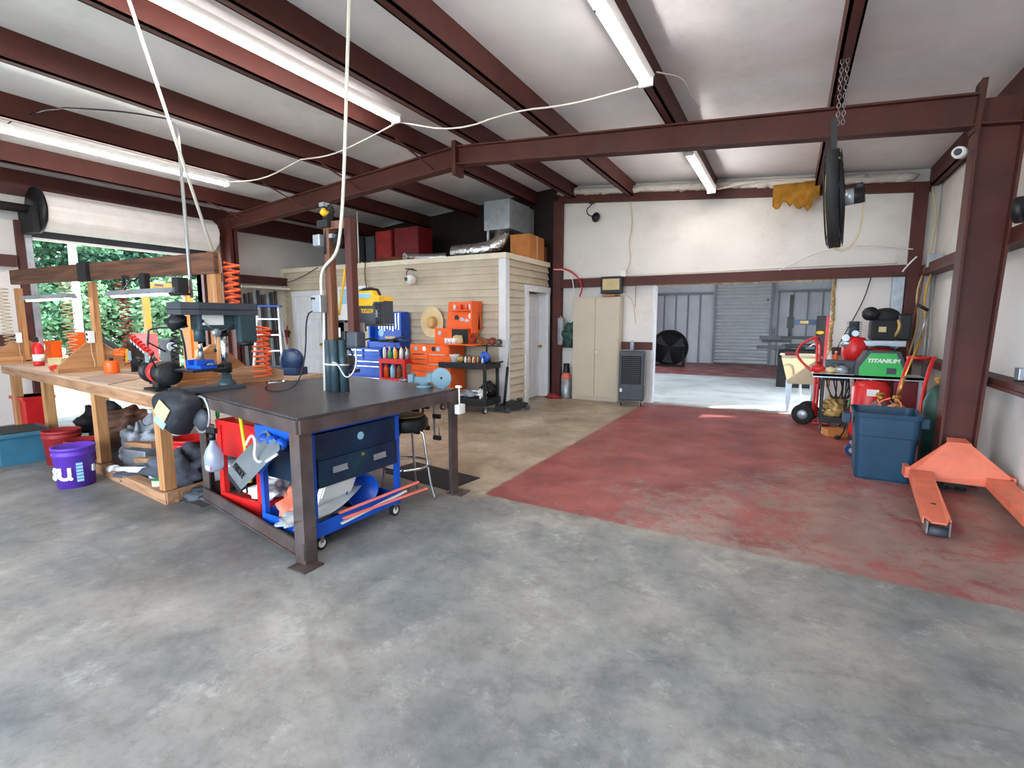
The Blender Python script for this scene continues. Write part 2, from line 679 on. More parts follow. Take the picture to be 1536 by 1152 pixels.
wall_x('wall_left', XL - .15, XL, YF, YB, 3.6, [(3.12, 5.65, 0, 2.8)], 'vinyl_wall')
wall_x('wall_right', XR, XR + .15, YF, YB, 3.6, [], 'vinyl_wall')
wall_y('wall_front', YF - .15, YF, XL, XR, [(-7.1, 1.7, 0, 3.3)], 'vinyl_wall')
wall_y('wall_back', YB, YB + .12, -4.05, XR, [(-2.16, .55, 0, 2.14)], 'vinyl_wall')
wall_y('wall_back_storage', YB, YB + .12, XL, -4.05, [], 'loft_shade')  # unlit loft: its shade is put into the wall colour
# the back room
wall_x('wall_room_right', XR, XR + .15, YB, YFAR, 3.6, [(9.85, 11.6, 0, 2.75)], 'grey_metal_wall')
wall_x('wall_room_left', -5.2, -5.05, YB, YFAR, 4.1, [(10.2, 17.6, 0, 3.3)], 'grey_metal_wall')
wall_y('wall_far', YFAR, YFAR + .12, -5.05, XR, [], 'grey_metal_wall')
# ribs and a rail on the far wall
mb = MB()
x = -5.0
while x < 1.7:
    if not -2.5 < x < -.45:
        mb.box(x, x + .045, YFAR - .04, YFAR, 0, 2.5)
    x += .42
struct('trim_1', mb, 'rib_grey', 'vertical ribs of the far metal wall')
mb = MB()
mb.box(-5.05, -2.45, YFAR - .09, YFAR - .03, 2.45, 2.53)
mb.box(-.42, 1.7, YFAR - .09, YFAR - .03, 2.45, 2.53)
struct('trim_2', mb, 'rib_grey', 'horizontal rail of the far metal wall')
# far roll-up door
d = MB()
zz = .02
while zz < 3.0:
    d.prism([(YFAR - .15, zz), (YFAR - .2, zz + .04), (YFAR - .2, zz + .08), (YFAR - .15, zz + .12), (YFAR - .13, zz + .12), (YFAR - .13, zz)], -2.3, -.6, 'X')
    zz += .12
o = struct('door_1', d, 'rollup', 'closed grey roll-up door in the far wall')
MB().box(-2.38, -2.3, YFAR - .22, YFAR - .05, 0, 3.0).build('door_track', 'rib_grey', o)
MB().box(-.6, -.52, YFAR - .22, YFAR - .05, 0, 3.0).build('door_track', 'rib_grey', o)
MB().box(-.72, -.66, YFAR - .21, YFAR - .185, 2.2, 2.24).build('latch', 'black', o)

# purlins: C channels running the length of the roof
n = 3
for i, x in enumerate([1.62, .22, -1.22, -2.6, -3.72, -4.58, -5.95, -7.25, -8.72, -9.8]):
    z = pz(x)
    s_ = -1 if x < RX or x < -1 else 1
    if x > 0:
        s_ = 1
    t = .012
    mb = MB()
    y1 = YB if x < -4.2 else YFAR
    mb.box(x - t, x + t, YF, y1, z, z + .25)
    xa, xb = sorted((x - s_ * t, x + s_ * .09))
    mb.box(xa, xb, YF, y1, z, z + .014)
    xa, xb = sorted((x + s_ * .074, x + s_ * .09))
    mb.box(xa, xb, YF, y1, z, z + .035)
    struct('trim_%d' % n, mb, 'primer', 'red-brown roof purlin')
    n += 1


# main frame at Y 5.9
def ibeam(mb, pts_top, pts_bot, yc, fl=.16, web=.02, ft=.018):
    mb.prism([*pts_top, *pts_bot[::-1]], yc - web / 2, yc + web / 2, 'Y')


mb = MB()
FY = 5.9
for a, c in ((-9.25, RX), (RX, 1.3)):
    za, zc = pz(a) - .002, pz(c) - .002
    mb.prism([(a, za), (c, zc), (c, zc - .27), (a, za - .24)], FY - .02, FY + .02, 'Y')
    mb.prism([(a, za), (c, zc), (c, zc - .018), (a, za - .018)], FY - .08, FY + .08, 'Y')
    mb.prism([(a, za - .222), (c, zc - .252), (c, zc - .27), (a, za - .24)], FY - .08, FY + .08, 'Y')
struct('trim_%d' % n, mb, 'primer', 'red-brown main rafter across the roof')
n += 1
mb = MB()
z = pz(RX)
mb.box(RX - .03, RX + .03, FY - .1, FY + .1, z - .38, z + .06)
struct('trim_%d' % n, mb, 'primer', 'ridge splice plate of the rafter')
n += 1
# left column
mb = MB()
mb.box(-9.5, -9.48, FY - .08, FY + .08, 0, 3.42)
mb.box(-9.22, -9.2, FY - .08, FY + .08, 0, 3.2)
mb.box(-9.5, -9.2, FY - .012, FY + .012, 0, 3.42)
struct('trim_%d' % n, mb, 'primer', 'red-brown steel column at the left wall')
n += 1
# right column, web seen broadside
mb = MB()
mb.prism([(1.27, 0), (1.50, 0), (1.60, 3.36), (1.30, 3.36)], FY - .012, FY + .012, 'Y')
mb.prism([(1.255, 0), (1.275, 0), (1.305, 3.4), (1.285, 3.4)], FY - .1, FY + .1, 'Y')
mb.prism([(1.49, 0), (1.51, 0), (1.61, 3.36), (1.59, 3.36)], FY - .1, FY + .1, 'Y')
mb.prism([(1.3, 3.15), (1.6, 3.12), (1.6, 3.135), (1.3, 3.165)], FY - .1, FY + .1, 'Y')
mb.prism([(1.27, 3.1), (1.31, 3.1), (1.33, 3.52), (1.29, 3.52)], FY - .09, FY + .09, 'Y')
mb.prism([(1.3, 3.14), (1.72, 3.08), (1.72, 3.36), (1.3, 3.38)], FY - .01, FY + .01, 'Y')
mb.box(1.2, 1.56, FY - .12, FY + .12, 0, .02)
struct('trim_%d' % n, mb, 'primer', 'red-brown steel column at the right wall')
n += 1
# flange braces to the purlins
mb = MB()
for x in (-4.58, -5.95, -7.25, -8.72):
    mb.bar((x + .02, FY - .75, pz(x) + .02), (x + .12, FY - .08, pz(x) - .22), .035, .01)
struct('trim_%d' % n, mb, 'primer', 'flange braces of the rafter')
n += 1
# back wall framing
mb = MB()
a, c = -4.05, 1.62
mb.prism([(a, pz(a) + .05), (c, pz(c) + .05), (c, pz(c) - .08), (a, pz(a) - .08)], YB - .1, YB - .002, 'Y')
struct('trim_%d' % n, mb, 'primer', 'sloping head beam of the back wall')
n += 1
mb = MB()
mb.box(-4.08, 1.5, YB - .12, YB - .002, 2.15, 2.31)
mb.box(-4.08, 1.5, YB - .16, YB - .12, 2.15, 2.165)
struct('trim_%d' % n, mb, 'primer', 'girt over the back opening')
n += 1
mb = MB()
mb.box(-4.12, -3.97, YB - .14, YB - .002, 0, 3.8)
mb.box(-4.13, -3.96, YB - .15, YB - .13, 0, 3.8)
struct('trim_%d' % n, mb, 'primer', 'left post of the back wall')
n += 1
mb = MB()
mb.box(1.44, 1.58, YB - .14, YB - .002, 0, 3.4)
mb.box(1.43, 1.59, YB - .15, YB - .13, 0, 3.4)
struct('trim_%d' % n, mb, 'primer', 'right corner post of the back wall')
n += 1
mb = MB()
mb.box(-3.97, -3.6, YB - .1, YB - .002, .98, 1.12)
mb.box(-2.75, -2.18, YB - .1, YB - .002, .98, 1.12)
mb.box(.6, 1.44, YB - .1, YB - .002, .98, 1.1)
struct('trim_%d' % n, mb, 'primer', 'low girt of the back wall')
n += 1
# opening reveals, pale left and ragged foam right
mb = MB()
mb.box(-2.2, -2.155, YB - .02, YB + .14, 0, 2.15)
struct('trim_%d' % n, mb, 'white_paint', 'pale edge of the back opening')
n += 1
mb = MB()
random.seed(2)
pts = []
z = 0.5
while z < 2.15:
    mb.ball((.57 + random.uniform(-.012, .012), YB - .01, z), .028, (1, 1, 1.6), 8, .5, 3, z)
    z += .07
x = -2.1
while x < .6:
    mb.ball((x, YB - .03, 2.145), .02, (2, 1, .8), 8, .5, 3, x)
    x += .07
struct('trim_%d' % n, mb, 'foam_pale', 'ragged yellow foam round the back opening')
n += 1
# left wall girts
mb = MB()
for z in (1.15, 2.28):
    mb.box(XL, XL + .14, YF, 3.0, z, z + .16)
    mb.box(XL, XL + .14, 5.75, 7.45, z, z + .16)
struct('trim_%d' % n, mb, 'primer_dark', 'girts of the left wall')
n += 1
mb = MB()
mb.box(XL, XL + .12, YF, YB, 3.3, 3.42)
struct('trim_%d' % n, mb, 'primer_dark', 'eave strut of the left wall')
n += 1
# right wall girts
mb = MB()
for z, h in ((.93, .08), (2.14, .14)):
    mb.box(XR - .17, XR, YF, YB - .15, z, z + h)
    mb.box(XR - .19, XR - .17, YF, YB - .15, z, z + .03)
struct('trim_%d' % n, mb, 'primer', 'girts of the right wall')
n += 1
# door jambs of the left opening
mb = MB()
mb.box(XL - .15, XL + .08, 3.04, 3.12, 0, 2.95)
mb.box(XL - .15, XL + .08, 5.65, 5.75, 0, 2.85)
struct('trim_%d' % n, mb, 'primer_dark', 'jambs of the left opening')
n += 1
mb = MB()
mb.box(XL + .02, XL + .1, 3.12, 3.2, 0, 2.85)
struct('trim_%d' % n, mb, 'galv', 'galvanised track of the left roll-up door')
n += 1

# rolled-up door over the left opening
o = MB()
prof = []
for k in range(40):
    a = 2 * PI * k / 40
    r = .27 + (.012 if k % 4 < 2 else 0)
    prof.append((XL + .33 + r * math.cos(a), 3.08 + r * math.sin(a)))
b_ = o.b
A = [b_.verts.new((p[0], 3.25, p[1])) for p in prof]
B = [b_.verts.new((p[0], 5.7, p[1])) for p in prof]
for i in range(40):
    j = (i + 1) % 40
    b_.faces.new((A[i], A[j], B[j], B[i]))
b_.faces.new(A[::-1])
b_.faces.new(B)
d = struct('door_2', o, 'rollup_white', 'white roll-up door wound up over the left opening')
MB().lathe([(0, 0), (.32, 0), (.32, .05), (.06, .05), (.06, .08), (0, .08)], (XL + .33, 3.18, 3.08), (0, 1, 0)).build('end_disc', 'black', d)
MB().box(XL + .02, XL + .5, 3.1, 3.17, 2.75, 3.1).cyl((XL + .33, 1.2, 3.08), (XL + .33, 3.2, 3.08), .06).build('bracket', 'black_matte', d)
MB().box(XL + .05, XL + .13, 3.2, 5.68, 2.72, 2.84).build('bottom_bar', 'charcoal', d)
MB().box(XL + .03, XL + .15, 3.2, 5.68, 2.69, 2.72).build('weather_strip', 'white', d)

# ---- the office in the back corner: lap siding
OX, OY, OZ = -4.25, 7.45, 2.55


def siding(L, z0, z1, pitch=.128):
    """profile list for lap boards, returns polygons (depth, z)"""
    out = []
    z = z0
    while z < z1 - .01:
        h = min(pitch, z1 - z)
        out.append((z, h))
        z += h
    return out


mb = MB()
for z, h in siding(1, 0, OZ):
    for a, c in ((XL, -9.58), (-8.62, OX)):
        mb.prism([(OY, z), (OY - .028, z), (OY - .026, z + .012), (OY - .012, z + h * .6), (OY - .008, z + h), (OY, z + h)], a, c, 'X') if False else None
        zs = [(OY + .1, z), (OY - .036, z), (OY - .036, z + .014), (OY - .024, z + h * .5), (OY - .018, z + h * .55), (OY - .002, z + h), (OY + .1, z + h)]
        if z + h > 2.12 and a == XL:
            mb.prism(zs, XL, OX, 'X')
        elif z + h <= 2.12:
            mb.prism(zs, a, c, 'X')
struct('wall_office_front', mb, 'siding', 'tan lap siding wall of the office facing the shop')
mb = MB()
for z, h in siding(1, 0, OZ):
    rng = ((OY, 8.2), (9.13, YB - .15)) if z + h <= 2.12 else ((OY, YB - .15),)
    for a, c in rng:
        mb.prism([(OX - .1, z), (OX + .036, z), (OX + .036, z + .014), (OX + .02, z + h * .55), (OX + .002, z + h), (OX - .1, z + h)], a, c, 'Y')
# prism 'Y' gives (x, a, z)
struct('wall_office_side', mb, 'siding', 'tan lap siding end wall of the office')
mb = MB()
mb.box(XL, OX + .06, OY - .06, OY + .1, OZ, OZ + .09)
mb.box(OX - .1, OX + .06, OY + .1, YB - .15, OZ, OZ + .09)
struct('trim_%d' % n, mb, 'cream', 'cream cap board on the office walls')
n += 1
mb = MB()
mb.box(OX - .09, OX + .045, OY - .045, OY + .09, 0, OZ - .002)
struct('trim_%d' % n, mb, 'white_paint', 'white corner board of the office')
n += 1
mb = MB()
mb.box(XL, XL + .05, OY - .05, OY, 0, OZ)
struct('trim_%d' % n, mb, 'cream', 'corner strip where the siding meets the left wall')
n += 1
mb = MB()
mb.box(XL, OX - .1, OY + .1, YB, OZ - .05, OZ + .03)
struct('ceiling_office', mb, 'dark_wood', 'plywood deck on top of the office')


def panel_door(name, label, w, h, loc, rz, panels=True):
    """door leaf in local XZ, facing -Y"""
    mb = MB().box(0, w, 0, .04, 0, h)
    o = mb.build(name, 'white_paint', loc=loc, rz=rz)
    o['kind'] = 'structure'
    o['label'] = label
    mp = MB()
    for (z0, z1) in ((.2, .75), (.88, 1.55), (1.66, 1.92)):
        for (x0, x1) in ((.11, w / 2 - .05), (w / 2 + .05, w - .11)):
            for q in ((x0, x1, z0, z0 + .02), (x0, x1, z1 - .02, z1), (x0, x0 + .02, z0, z1), (x1 - .02, x1, z0, z1)):
                mp.box(q[0], q[1], -.008, 0, q[2], q[3])
            mp.box(x0 + .05, x1 - .05, -.012, 0, z0 + .05, z1 - .05, .005)
    mp.build('door_panel', 'white_paint', o)
    return o


o = panel_door('door_3', 'white panel door in the tan siding wall', .84, 2.03, (-9.53, OY - .0, .01), 0)
MB().ball((.78, -.05, 1), .03).cyl((.78, 0, 1), (.78, -.05, 1), .012).build('door_knob', 'brass', o)
mb = MB()
mb.box(-9.6, -9.53, OY - .05, OY + .06, 0, 2.12)
mb.box(-8.69, -8.6, OY - .05, OY + .06, 0, 2.12)
mb.box(-9.61, -8.59, OY - .056, OY + .06, 2.04, 2.14)
struct('trim_%d' % n, mb, 'white_paint', 'white casing of the door in the siding wall')
n += 1
# side door: leaf set back in the wall
o = panel_door('door_4', 'white panel door in the end wall of the office', .8, 2.02, (OX - .1, 8.28, .01), R(93))
MB().ball((.73, -.06, 1), .032).cyl((.73, 0, 1), (.73, -.06, 1), .013).build('door_knob', 'brass', o)
mb = MB()
mb.box(OX - .1, OX + .05, 8.14, 8.26, 0, 2.14)
mb.box(OX - .1, OX + .05, 9.1, 9.19, 0, 2.14)
mb.box(OX - .12, OX + .056, 8.13, 9.2, 2.05, 2.16)
mb.box(OX - .2, OX - .0, 9.08, 9.11, 0, 2.05)
struct('trim_%d' % n, mb, 'white_paint', 'white casing of the office side door')
n += 1
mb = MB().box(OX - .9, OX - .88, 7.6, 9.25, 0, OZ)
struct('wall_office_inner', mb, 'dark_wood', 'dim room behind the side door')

# crumpled roof insulation along the back wall head
mb = MB()
random.seed(9)
x = -3.9
while x < 1.4:
    mb.ball((x, YB - .12, pz(x) + .11), .065, (2.6, 1, .9), 12, .6, 2.5, x)
    x += .2
struct('trim_%d' % n, mb, 'vinyl_wall', 'bunched white insulation over the back wall beam')
n += 1

# ---- outdoors
struct('ground', MB().box(-60, XL - .15, -30, 40, -.2, -.05), 'soil')
mb = MB().box(XL - .15, 40, -40, YF - 1.5, -.2, -.02)
struct('ground_yard', mb, 'soil')
struct('ground_side', MB().box(XR + .15, 40, YF - 1.5, 40, -.2, -.02), 'soil')
# ------------------------------------------------------------ fluorescent tubes
ORD = ['first', 'second', 'third', 'fourth', 'fifth', 'sixth', 'seventh', 'eighth', 'ninth']


def strip(loc, length, label, tubes=1):
    t = thing('tube_light', label, 'light', loc, 0, 'ceiling tube lights')
    L = length
    MB().prism([(-.07, .06), (.07, .06), (.045, .015), (-.045, .015)], 0, L, 'Y').build('housing', 'white', t)
    for k in range(tubes):
        a, b = L * k / tubes + .03, L * (k + 1) / tubes - .03
        MB().cyl((-.022, a, -.004), (-.022, b, -.004), .019, seg=10).cyl((.022, a, -.004), (.022, b, -.004), .019, seg=10).build('tube', 'tube', t)
    MB().box(-.06, .06, L - .03, L, -.03, .05).build('end_cap', 'white', t)
    MB().box(-.06, .06, 0, .03, -.03, .05).build('end_cap', 'white', t)
    return t


strip((-1.22, 2.2, pz(-1.22) - .065), 2.44, 'double strip of tube lights over the painted floor, cable running from its end', 2)
strip((-1.22, 6.7, pz(-1.22) - .065), 2.1, 'short tube light beyond the rafter, nearest the back wall', 1)
strip((-4.15, 1.3, pz(-4.15) - .03), 3.45, 'long tube light between the two ridge purlins', 1)
strip((-7.45, 1.9, pz(-7.45) - .065), 2.85, 'tube light over the workbench near the roll-up door', 1)

# ------------------------------------------------------------ generic builders
def bucket(name, label, r, h, m, loc, rz=0, tilt=None, lean=.86, group=None, handle=True, cat='bucket'):
    t = thing(name, label, cat, loc, rz, group)
    w = .006
    p = [(0, 0), (r * lean, 0), (r * .985, h * .78), (r * 1.04, h * .8), (r * 1.04, h * .84), (r, h * .85), (r * 1.0, h * .93), (r * 1.05, h * .94), (r * 1.05, h), (r * .97, h), (r * lean - w, .012), (0, .012)]
    MB().lathe(p, seg=32).build('shell', m, t)
    if handle:
        pts = [(r * 1.06 * math.cos(a), -.02 - r * .9 * math.sin(a) * .5, h * .86 - r * 1.1 * math.sin(a)) for a in [PI * i / 14 for i in range(15)]]
        MB().tube(pts, .004, 6).build('bail_handle', 'steel', t)
    if tilt:
        t.rotation_euler = tilt
    return t


def caster(p, r, parent, m='white', axis=(1, 0, 0)):
    x, y = p
    w = MB().cyl((x - axis[0] * .014, y - axis[1] * .014, r), (x + axis[0] * .014, y + axis[1] * .014, r), r, seg=18).build('caster', 'rubber', parent)
    MB().cyl((x - axis[0] * .016, y - axis[1] * .016, r), (x + axis[0] * .016, y + axis[1] * .016, r), r * .62, seg=14).build('hub', m, w)
    MB().box(x - .02, x + .02, y - .012, y + .012, r * 1.1, r * 2.1).build('fork', 'steel', w)


def bottle(name, label, h, r, m, loc, capm='white', cat='bottle', group=None):
    t = thing(name, label, cat, loc, 0, group)
    MB().lathe([(0, 0), (r, 0), (r, h * .62), (r * .4, h * .82), (r * .35, h * .86), (0, h * .86)], seg=16).build('body', m, t)
    MB().lathe([(0, 0), (r * .42, 0), (r * .42, h * .14), (0, h * .14)], (0, 0, h * .86), seg=12).build('cap', capm, t)
    return t


def rag(name, label, size, m, loc, seed, cat='rag', amp=.9, rz=0, group=None, kind=None):
    sx, sy, sz = size
    o = MB().ball((0, 0, sz), 1, (sx, sy, sz), 28, amp, 2.2, seed)
    for v in o.b.verts:
        if v.co.z < 0:
            v.co.z = 0
    return one(name, o, m, label, cat, loc, rz, group, kind)


# ------------------------------------------------------------ steel welding table
N_, R_, L_, F_ = (-2.52, 1.94), (-2.47, 3.5), (-4.17, 2.27), (-4.2, 3.8)
T = thing('welding_table', 'big dark steel welding table on angle-iron legs in the middle of the shop', 'table', (-3.35, 2.85, 0))
off = Vector((3.35, -2.85, 0))


def tl(p, z=0):
    return (p[0] + 3.35, p[1] - 2.85, z)


MB().poly3([tl(N_, .915), tl(R_, .915), tl(F_, .915), tl(L_, .915)], (0, 0, .015)).build('tabletop', 'table_top', T)
for a, c in ((N_, R_), (N_, L_), (L_, F_), (R_, F_)):
    MB().bar(tl(a, .872), tl(c, .872), .034, .083).build('apron', 'raw_steel', T)
for p, sx, sy in ((N_, -1, 1), (R_, -1, -1), (L_, 1, 1), (F_, 1, -1)):
    x, y, _ = tl(p)
    mb = MB()
    xa, xb = sorted((x, x + sx * .09))
    ya, yb = sorted((y, y + sy * .012))
    mb.box(xa, xb, ya, yb, 0, .84)
    xa, xb = sorted((x, x + sx * .012))
    ya, yb = sorted((y + sy * .0125, y + sy * .09))
    mb.box(xa, xb, ya, yb, 0, .84)
    mb.build('leg', 'raw_steel', T)
    mb = MB()
    mb.box(x - .075, x + .075, y - .075, y + .075, 0, .01)
    mb.build('foot_plate', 'raw_steel', T)
MB().bar(tl(N_, .09), tl(L_, .09), .016, .1).bar(tl((-2.57, 1.98), .045), tl((-4.17, 2.3), .045), .09, .012).build('lower_rail', 'raw_steel', T)
MB().bar(tl(L_, .12), tl(F_, .12), .016, .08).build('lower_rail', 'raw_steel', T)

TZ = .93
# drill press
D = thing('drill_press', 'grey-green bench drill press with a blue vise on its table', 'drill press', (-4.22, 2.56, TZ), R(-2))
D.scale = (.85, .85, .9)
MB().box(-.17, .17, -.47, .1, 0, .035, .006).box(-.15, .15, -.45, -.12, .035, .04).build('base', 'charcoal', D)
MB().cyl((0, 0, .03), (0, 0, .7), .037, seg=24).build('column', 'chrome', D)
MB().lathe([(.085, 0), (.085, .02), (.05, .05), (.045, .1), (.037, .1)], (0, 0, .035)).build('column_flange', 'dark_teal', D)
MB().cyl((0, 0, .15), (0, 0, .24), .055, seg=20).box(-.04, .04, -.1, 0, .16, .23).build('table_bracket', 'black', D)
MB().box(-.16, .16, -.4, -.08, .185, .205, .004).build('work_table', 'black', D)
MB().cyl((0, 0, .5), (0, 0, .53), .05).build('collar', 'black', D)
MB().box(-.085, .085, -.27, .08, .55, .7, .02).cyl((0, -.23, .45), (0, -.23, .6), .05).build('head', 'dark_teal', D)
MB().prism([(-.13, -.44), (.12, -.44), (.16, -.3), (.16, .28), (-.14, .28), (-.17, -.25)], .69, .8).build('belt_cover', 'charcoal', D)
MB().prism([(-.135, -.445), (.125, -.445), (.165, -.3), (.165, .285), (-.145, .285), (-.175, -.25)], .735, .742).build('cover_seam', 'black', D)
MB().box(.06, .155, .08, .26, .43, .7, .02).build('motor', 'dark_teal', D)
MB().cyl((.09, .17, .4), (.09, .17, .44), .07).build('motor_cap', 'black', D)
MB().cyl((0, -.23, .36), (0, -.23, .46), .02).build('quill', 'chrome', D)
MB().lathe([(.012, -.06), (.022, -.045), (.026, 0), (.02, .02), (0, .02)], (0, -.23, .35)).cyl((0, -.23, .22), (0, -.23, .3), .005).build('chuck', 'steel', D)
h = MB().lathe([(0, 0), (.04, 0), (.04, .02), (0, .02)], (.087, -.12, .53), (1, 0, 0)).build('feed_hub', 'galv', D)
for a in (20, 140, 260):
    d = Vector((0, math.cos(R(a)), math.sin(R(a))))
    c = Vector((.1, -.12, .53))
    q = MB().cyl(c, c + d * .16, .006, seg=8).build('feed_arm', 'steel', h)
    MB().ball(c + d * .165, .016).build('feed_knob', 'black', h)
MB().box(.087, .092, -.24, -.04, .6, .69).build('label_plate', 'white', D)
MB().ball((-.05, -.4, .63), .1, (1, .8, .7), 14, .5, 2).build('guard', 'black', D)
V = thing('drill_vise', 'blue drill-press vise clamped on the drill press table', 'vise', (-4.22, 2.36, TZ + .186))
MB().box(-.1, .1, -.07, .07, 0, .03, .004).build('vise_bed', 'blue', V)
MB().box(-.1, -.06, -.07, .07, .03, .07).build('jaw', 'blue', V)
MB().box(.02, .06, -.07, .07, .03, .07).build('jaw', 'blue', V)
MB().cyl((.06, 0, .04), (.16, 0, .04), .008, seg=8).cyl((.15, -.04, .04), (.15, .04, .04), .005, seg=6).build('vise_screw', 'steel', V)

# power and air post standing on the table
P = thing('service_post', 'rusty steel post on the welding table with black wrapped base, shelf and outlet box', 'post', (-3.25, 2.88, TZ))
MB().box(-.03, .03, -.03, .03, 0, 1.36).build('post', 'rust_post', P)
mb = MB()
for x, y in ((-.025, -.035), (.035, -.03), (.095, .01), (-.045, .03), (.04, .05)):
    mb.cyl((x, y, 0), (x * .9, y, .42), .036, .034, seg=14)
w = mb.build('base_tubes', 'dark_teal', P)
MB().torus((.02, 0, .22), .105, .008, (0, .06, 1), 24, 6, 1.0, .8).build('tie_band', 'cable_white', P)
MB().cyl((-.095, -.03, 0), (-.06, -.03, .72), .012, seg=10).build('riser_conduit', 'pvc', P)
MB().box(-.13, -.03, -.09, -.03, .64, .78, .006).build('outlet_box', 'galv', P)
MB().ball((-.115, -.06, .75), .035, (1.4, 1, .6), 12, .3).tube([(-.12, -.08, .66), (-.17, -.12, .62), (-.17, -.14, .3), (-.2, -.2, .06), (-.28, -.3, .008), (-.5, -.3, .008), (-.75, -.1, .008)], .006, 8, 2).build('power_cord', 'cable_black', P)
MB().bar((0, 0, 1.32), (.24, .02, 1.32), .05, .06).build('cross_arm', 'rust_post', P)
MB().box(.2, .265, -.03, .03, .46, 1.36).build('drop_tube', 'primer', P)
MB().box(.18, .3, -.04, .06, .36, .49, .02).build('switch_box', 'charcoal', P)
MB().tube([(.24, 0, .38), (.25, 0, .2), (.18, -.05, .1), (.1, -.06, .24), (.05, -.07, .24)], .008, 8, 2).build('cable', 'galv', P)
MB().tube([(.05, 0, .42), (.14, .02, .4), (.2, .05, .2), (.12, 0, .16), (.06, .02, .2), (.1, .04, .36), (.16, .02, .34)], .008, 8, 2).tube([(.5, .3, .45), (.34, .2, .4), (.3, .1, .44), (.24, .02, .4)], .007, 8, 2).build('hose', 'cable_black', P)
MB().box(-.01, .1, .03, .08, .38, .58, .01).box(-.12, -.04, -.02, .1, .3, .66, .03).build('torch_holder', 'black', P)
MB().box(.035, .055, .02, .03, .44, .52, .006).build('tag', 'white', P)
# head with clamps
MB().ball((0, 0, 1.42), .05, (1, 1, 1.4), 14, .5, 3, 4).cyl((-.02, -.01, 1.1), (0, 0, 1.35), .028).box(-.07, .05, -.06, .02, 1.3, 1.36, .01).ball((.07, .02, 1.2), .05, (1, .8, 1), 12, .5).build('hanging_clamp', 'black_matte', P)
MB().box(-.1, -.02, -.08, -.02, 1.16, 1.25, .01).cyl((-.1, -.05, 1.2), (-.05, -.05, 1.2), .02).build('metal_bracket', 'galv', P)
MB().cyl((0, -.05, 1.4), (.03, -.05, 1.43), .028, seg=16).build('amber_lens', 'yellow', P)
MB().box(-.03, .02, -.06, 0, 1.46, 1.49).box(.04, .08, -.04, .01, 1.22, 1.25).build('metal_tab', 'galv', P)
# shelf for the plasma unit
MB().box(-.06, .32, .04, .36, .53, .545).box(-.06, .32, .03, .05, .49, .56).box(-.06, -.04, .03, .36, .5, .56).build('shelf', 'raw_steel', P)
MB().bar((.08, .08, 1.0), (.02, .05, .62), .012, .012).build('yellow_strap', 'yellow', P)
U = thing('plasma_cutter', 'black and yellow portable welding unit on the shelf of the steel post', 'welding machine', (-3.2, 3.1, TZ + .546), R(0))
U.scale = (.6, .8, .8)
MB().prism([(-.13, 0), (.42, 0), (.42, .25), (.37, .28), (-.1, .28), (-.13, .2)], 0, .2, 'Y').build('housing', 'charcoal', U)
mb = MB()
mb.prism([(-.13, .19), (.3, .19), (.33, .23), (.43, .23), (.43, .28), (.35, .3), (.3, .345), (-.1, .345), (-.13, .3)], -.012, .05, 'Y')
mb.prism([(-.13, .24), (.43, .24), (.38, .29), (-.1, .29)], .05, .21, 'Y')
mb.build('top_cover', 'yellow', U)
MB().box(-.08, .27, -.016, .0, .268, .318, .004).build('handle_slot', 'sky_blue', U)
MB().tube([(-.1, .1, .3), (-.06, .1, .37), (.26, .1, .37), (.31, .1, .3)], .016, 8, 1).build('handle', 'black', U)
MB().box(.335, .425, -.006, .01, .01, .215, .01).build('front_panel', 'black', U)
for k in range(6):
    a = k * PI / 3
    MB().bar((.38, -.014, .11), (.38 + .03 * math.cos(a), -.014, .11 + .045 * math.sin(a)), .006, .008).build('fan_blade', 'galv', U)
text('lettering', 'TOOLIOM', .062, 'yellow', U, (.19, -.003, .135), (R(90), 0, 0), .002, .8, 0, .0015)

# bench vise at the far corner of the table
V = thing('bench_vise', 'pale blue bench vise at the far right corner of the steel table', 'vise', (-2.74, 3.4, TZ), R(28))
V.scale = (.85, .85, .8)
MB().cyl((0, 0, 0), (0, 0, .03), .085).cyl((0, 0, .03), (0, 0, .06), .06).build('swivel_base', 'vise_blue', V)
MB().box(-.16, .06, -.045, .045, .05, .12, .015).build('slide', 'vise_blue', V)
MB().box(.03, .09, -.07, .07, .06, .16, .012).build('jaw', 'vise_blue', V)
MB().box(-.16, -.1, -.07, .07, .06, .15, .012).build('jaw', 'vise_blue', V)
MB().cyl((-.16, 0, .08), (-.26, 0, .08), .014, seg=10).cyl((-.25, -.08, .06), (-.25, .08, .1), .007, seg=8).build('screw_handle', 'steel', V)
one('steel_disc', MB().lathe([(.01, 0), (.085, 0), (.09, .002), (.085, .004), (.01, .004)], (0, 0, .092), (.35, -1, 0), 40).box(-.03, .03, .0, .02, .0, .01), 'vise_blue',
    'round pale disc standing upright beside the bench vise', 'disc', (-2.56, 3.4, TZ))
C = thing('bar_clamp', 'white bar clamp hooked on the table edge by the vise', 'clamp', (-2.42, 3.46, .74))
MB().box(-.005, .005, -.005, .005, 0, .21).build('bar', 'white', C)
MB().box(-.03, .02, -.015, .015, .2, .22, .004).build('head', 'white', C)
MB().box(-.02, .03, -.045, .045, -.02, .06, .006).build('body', 'white', C)

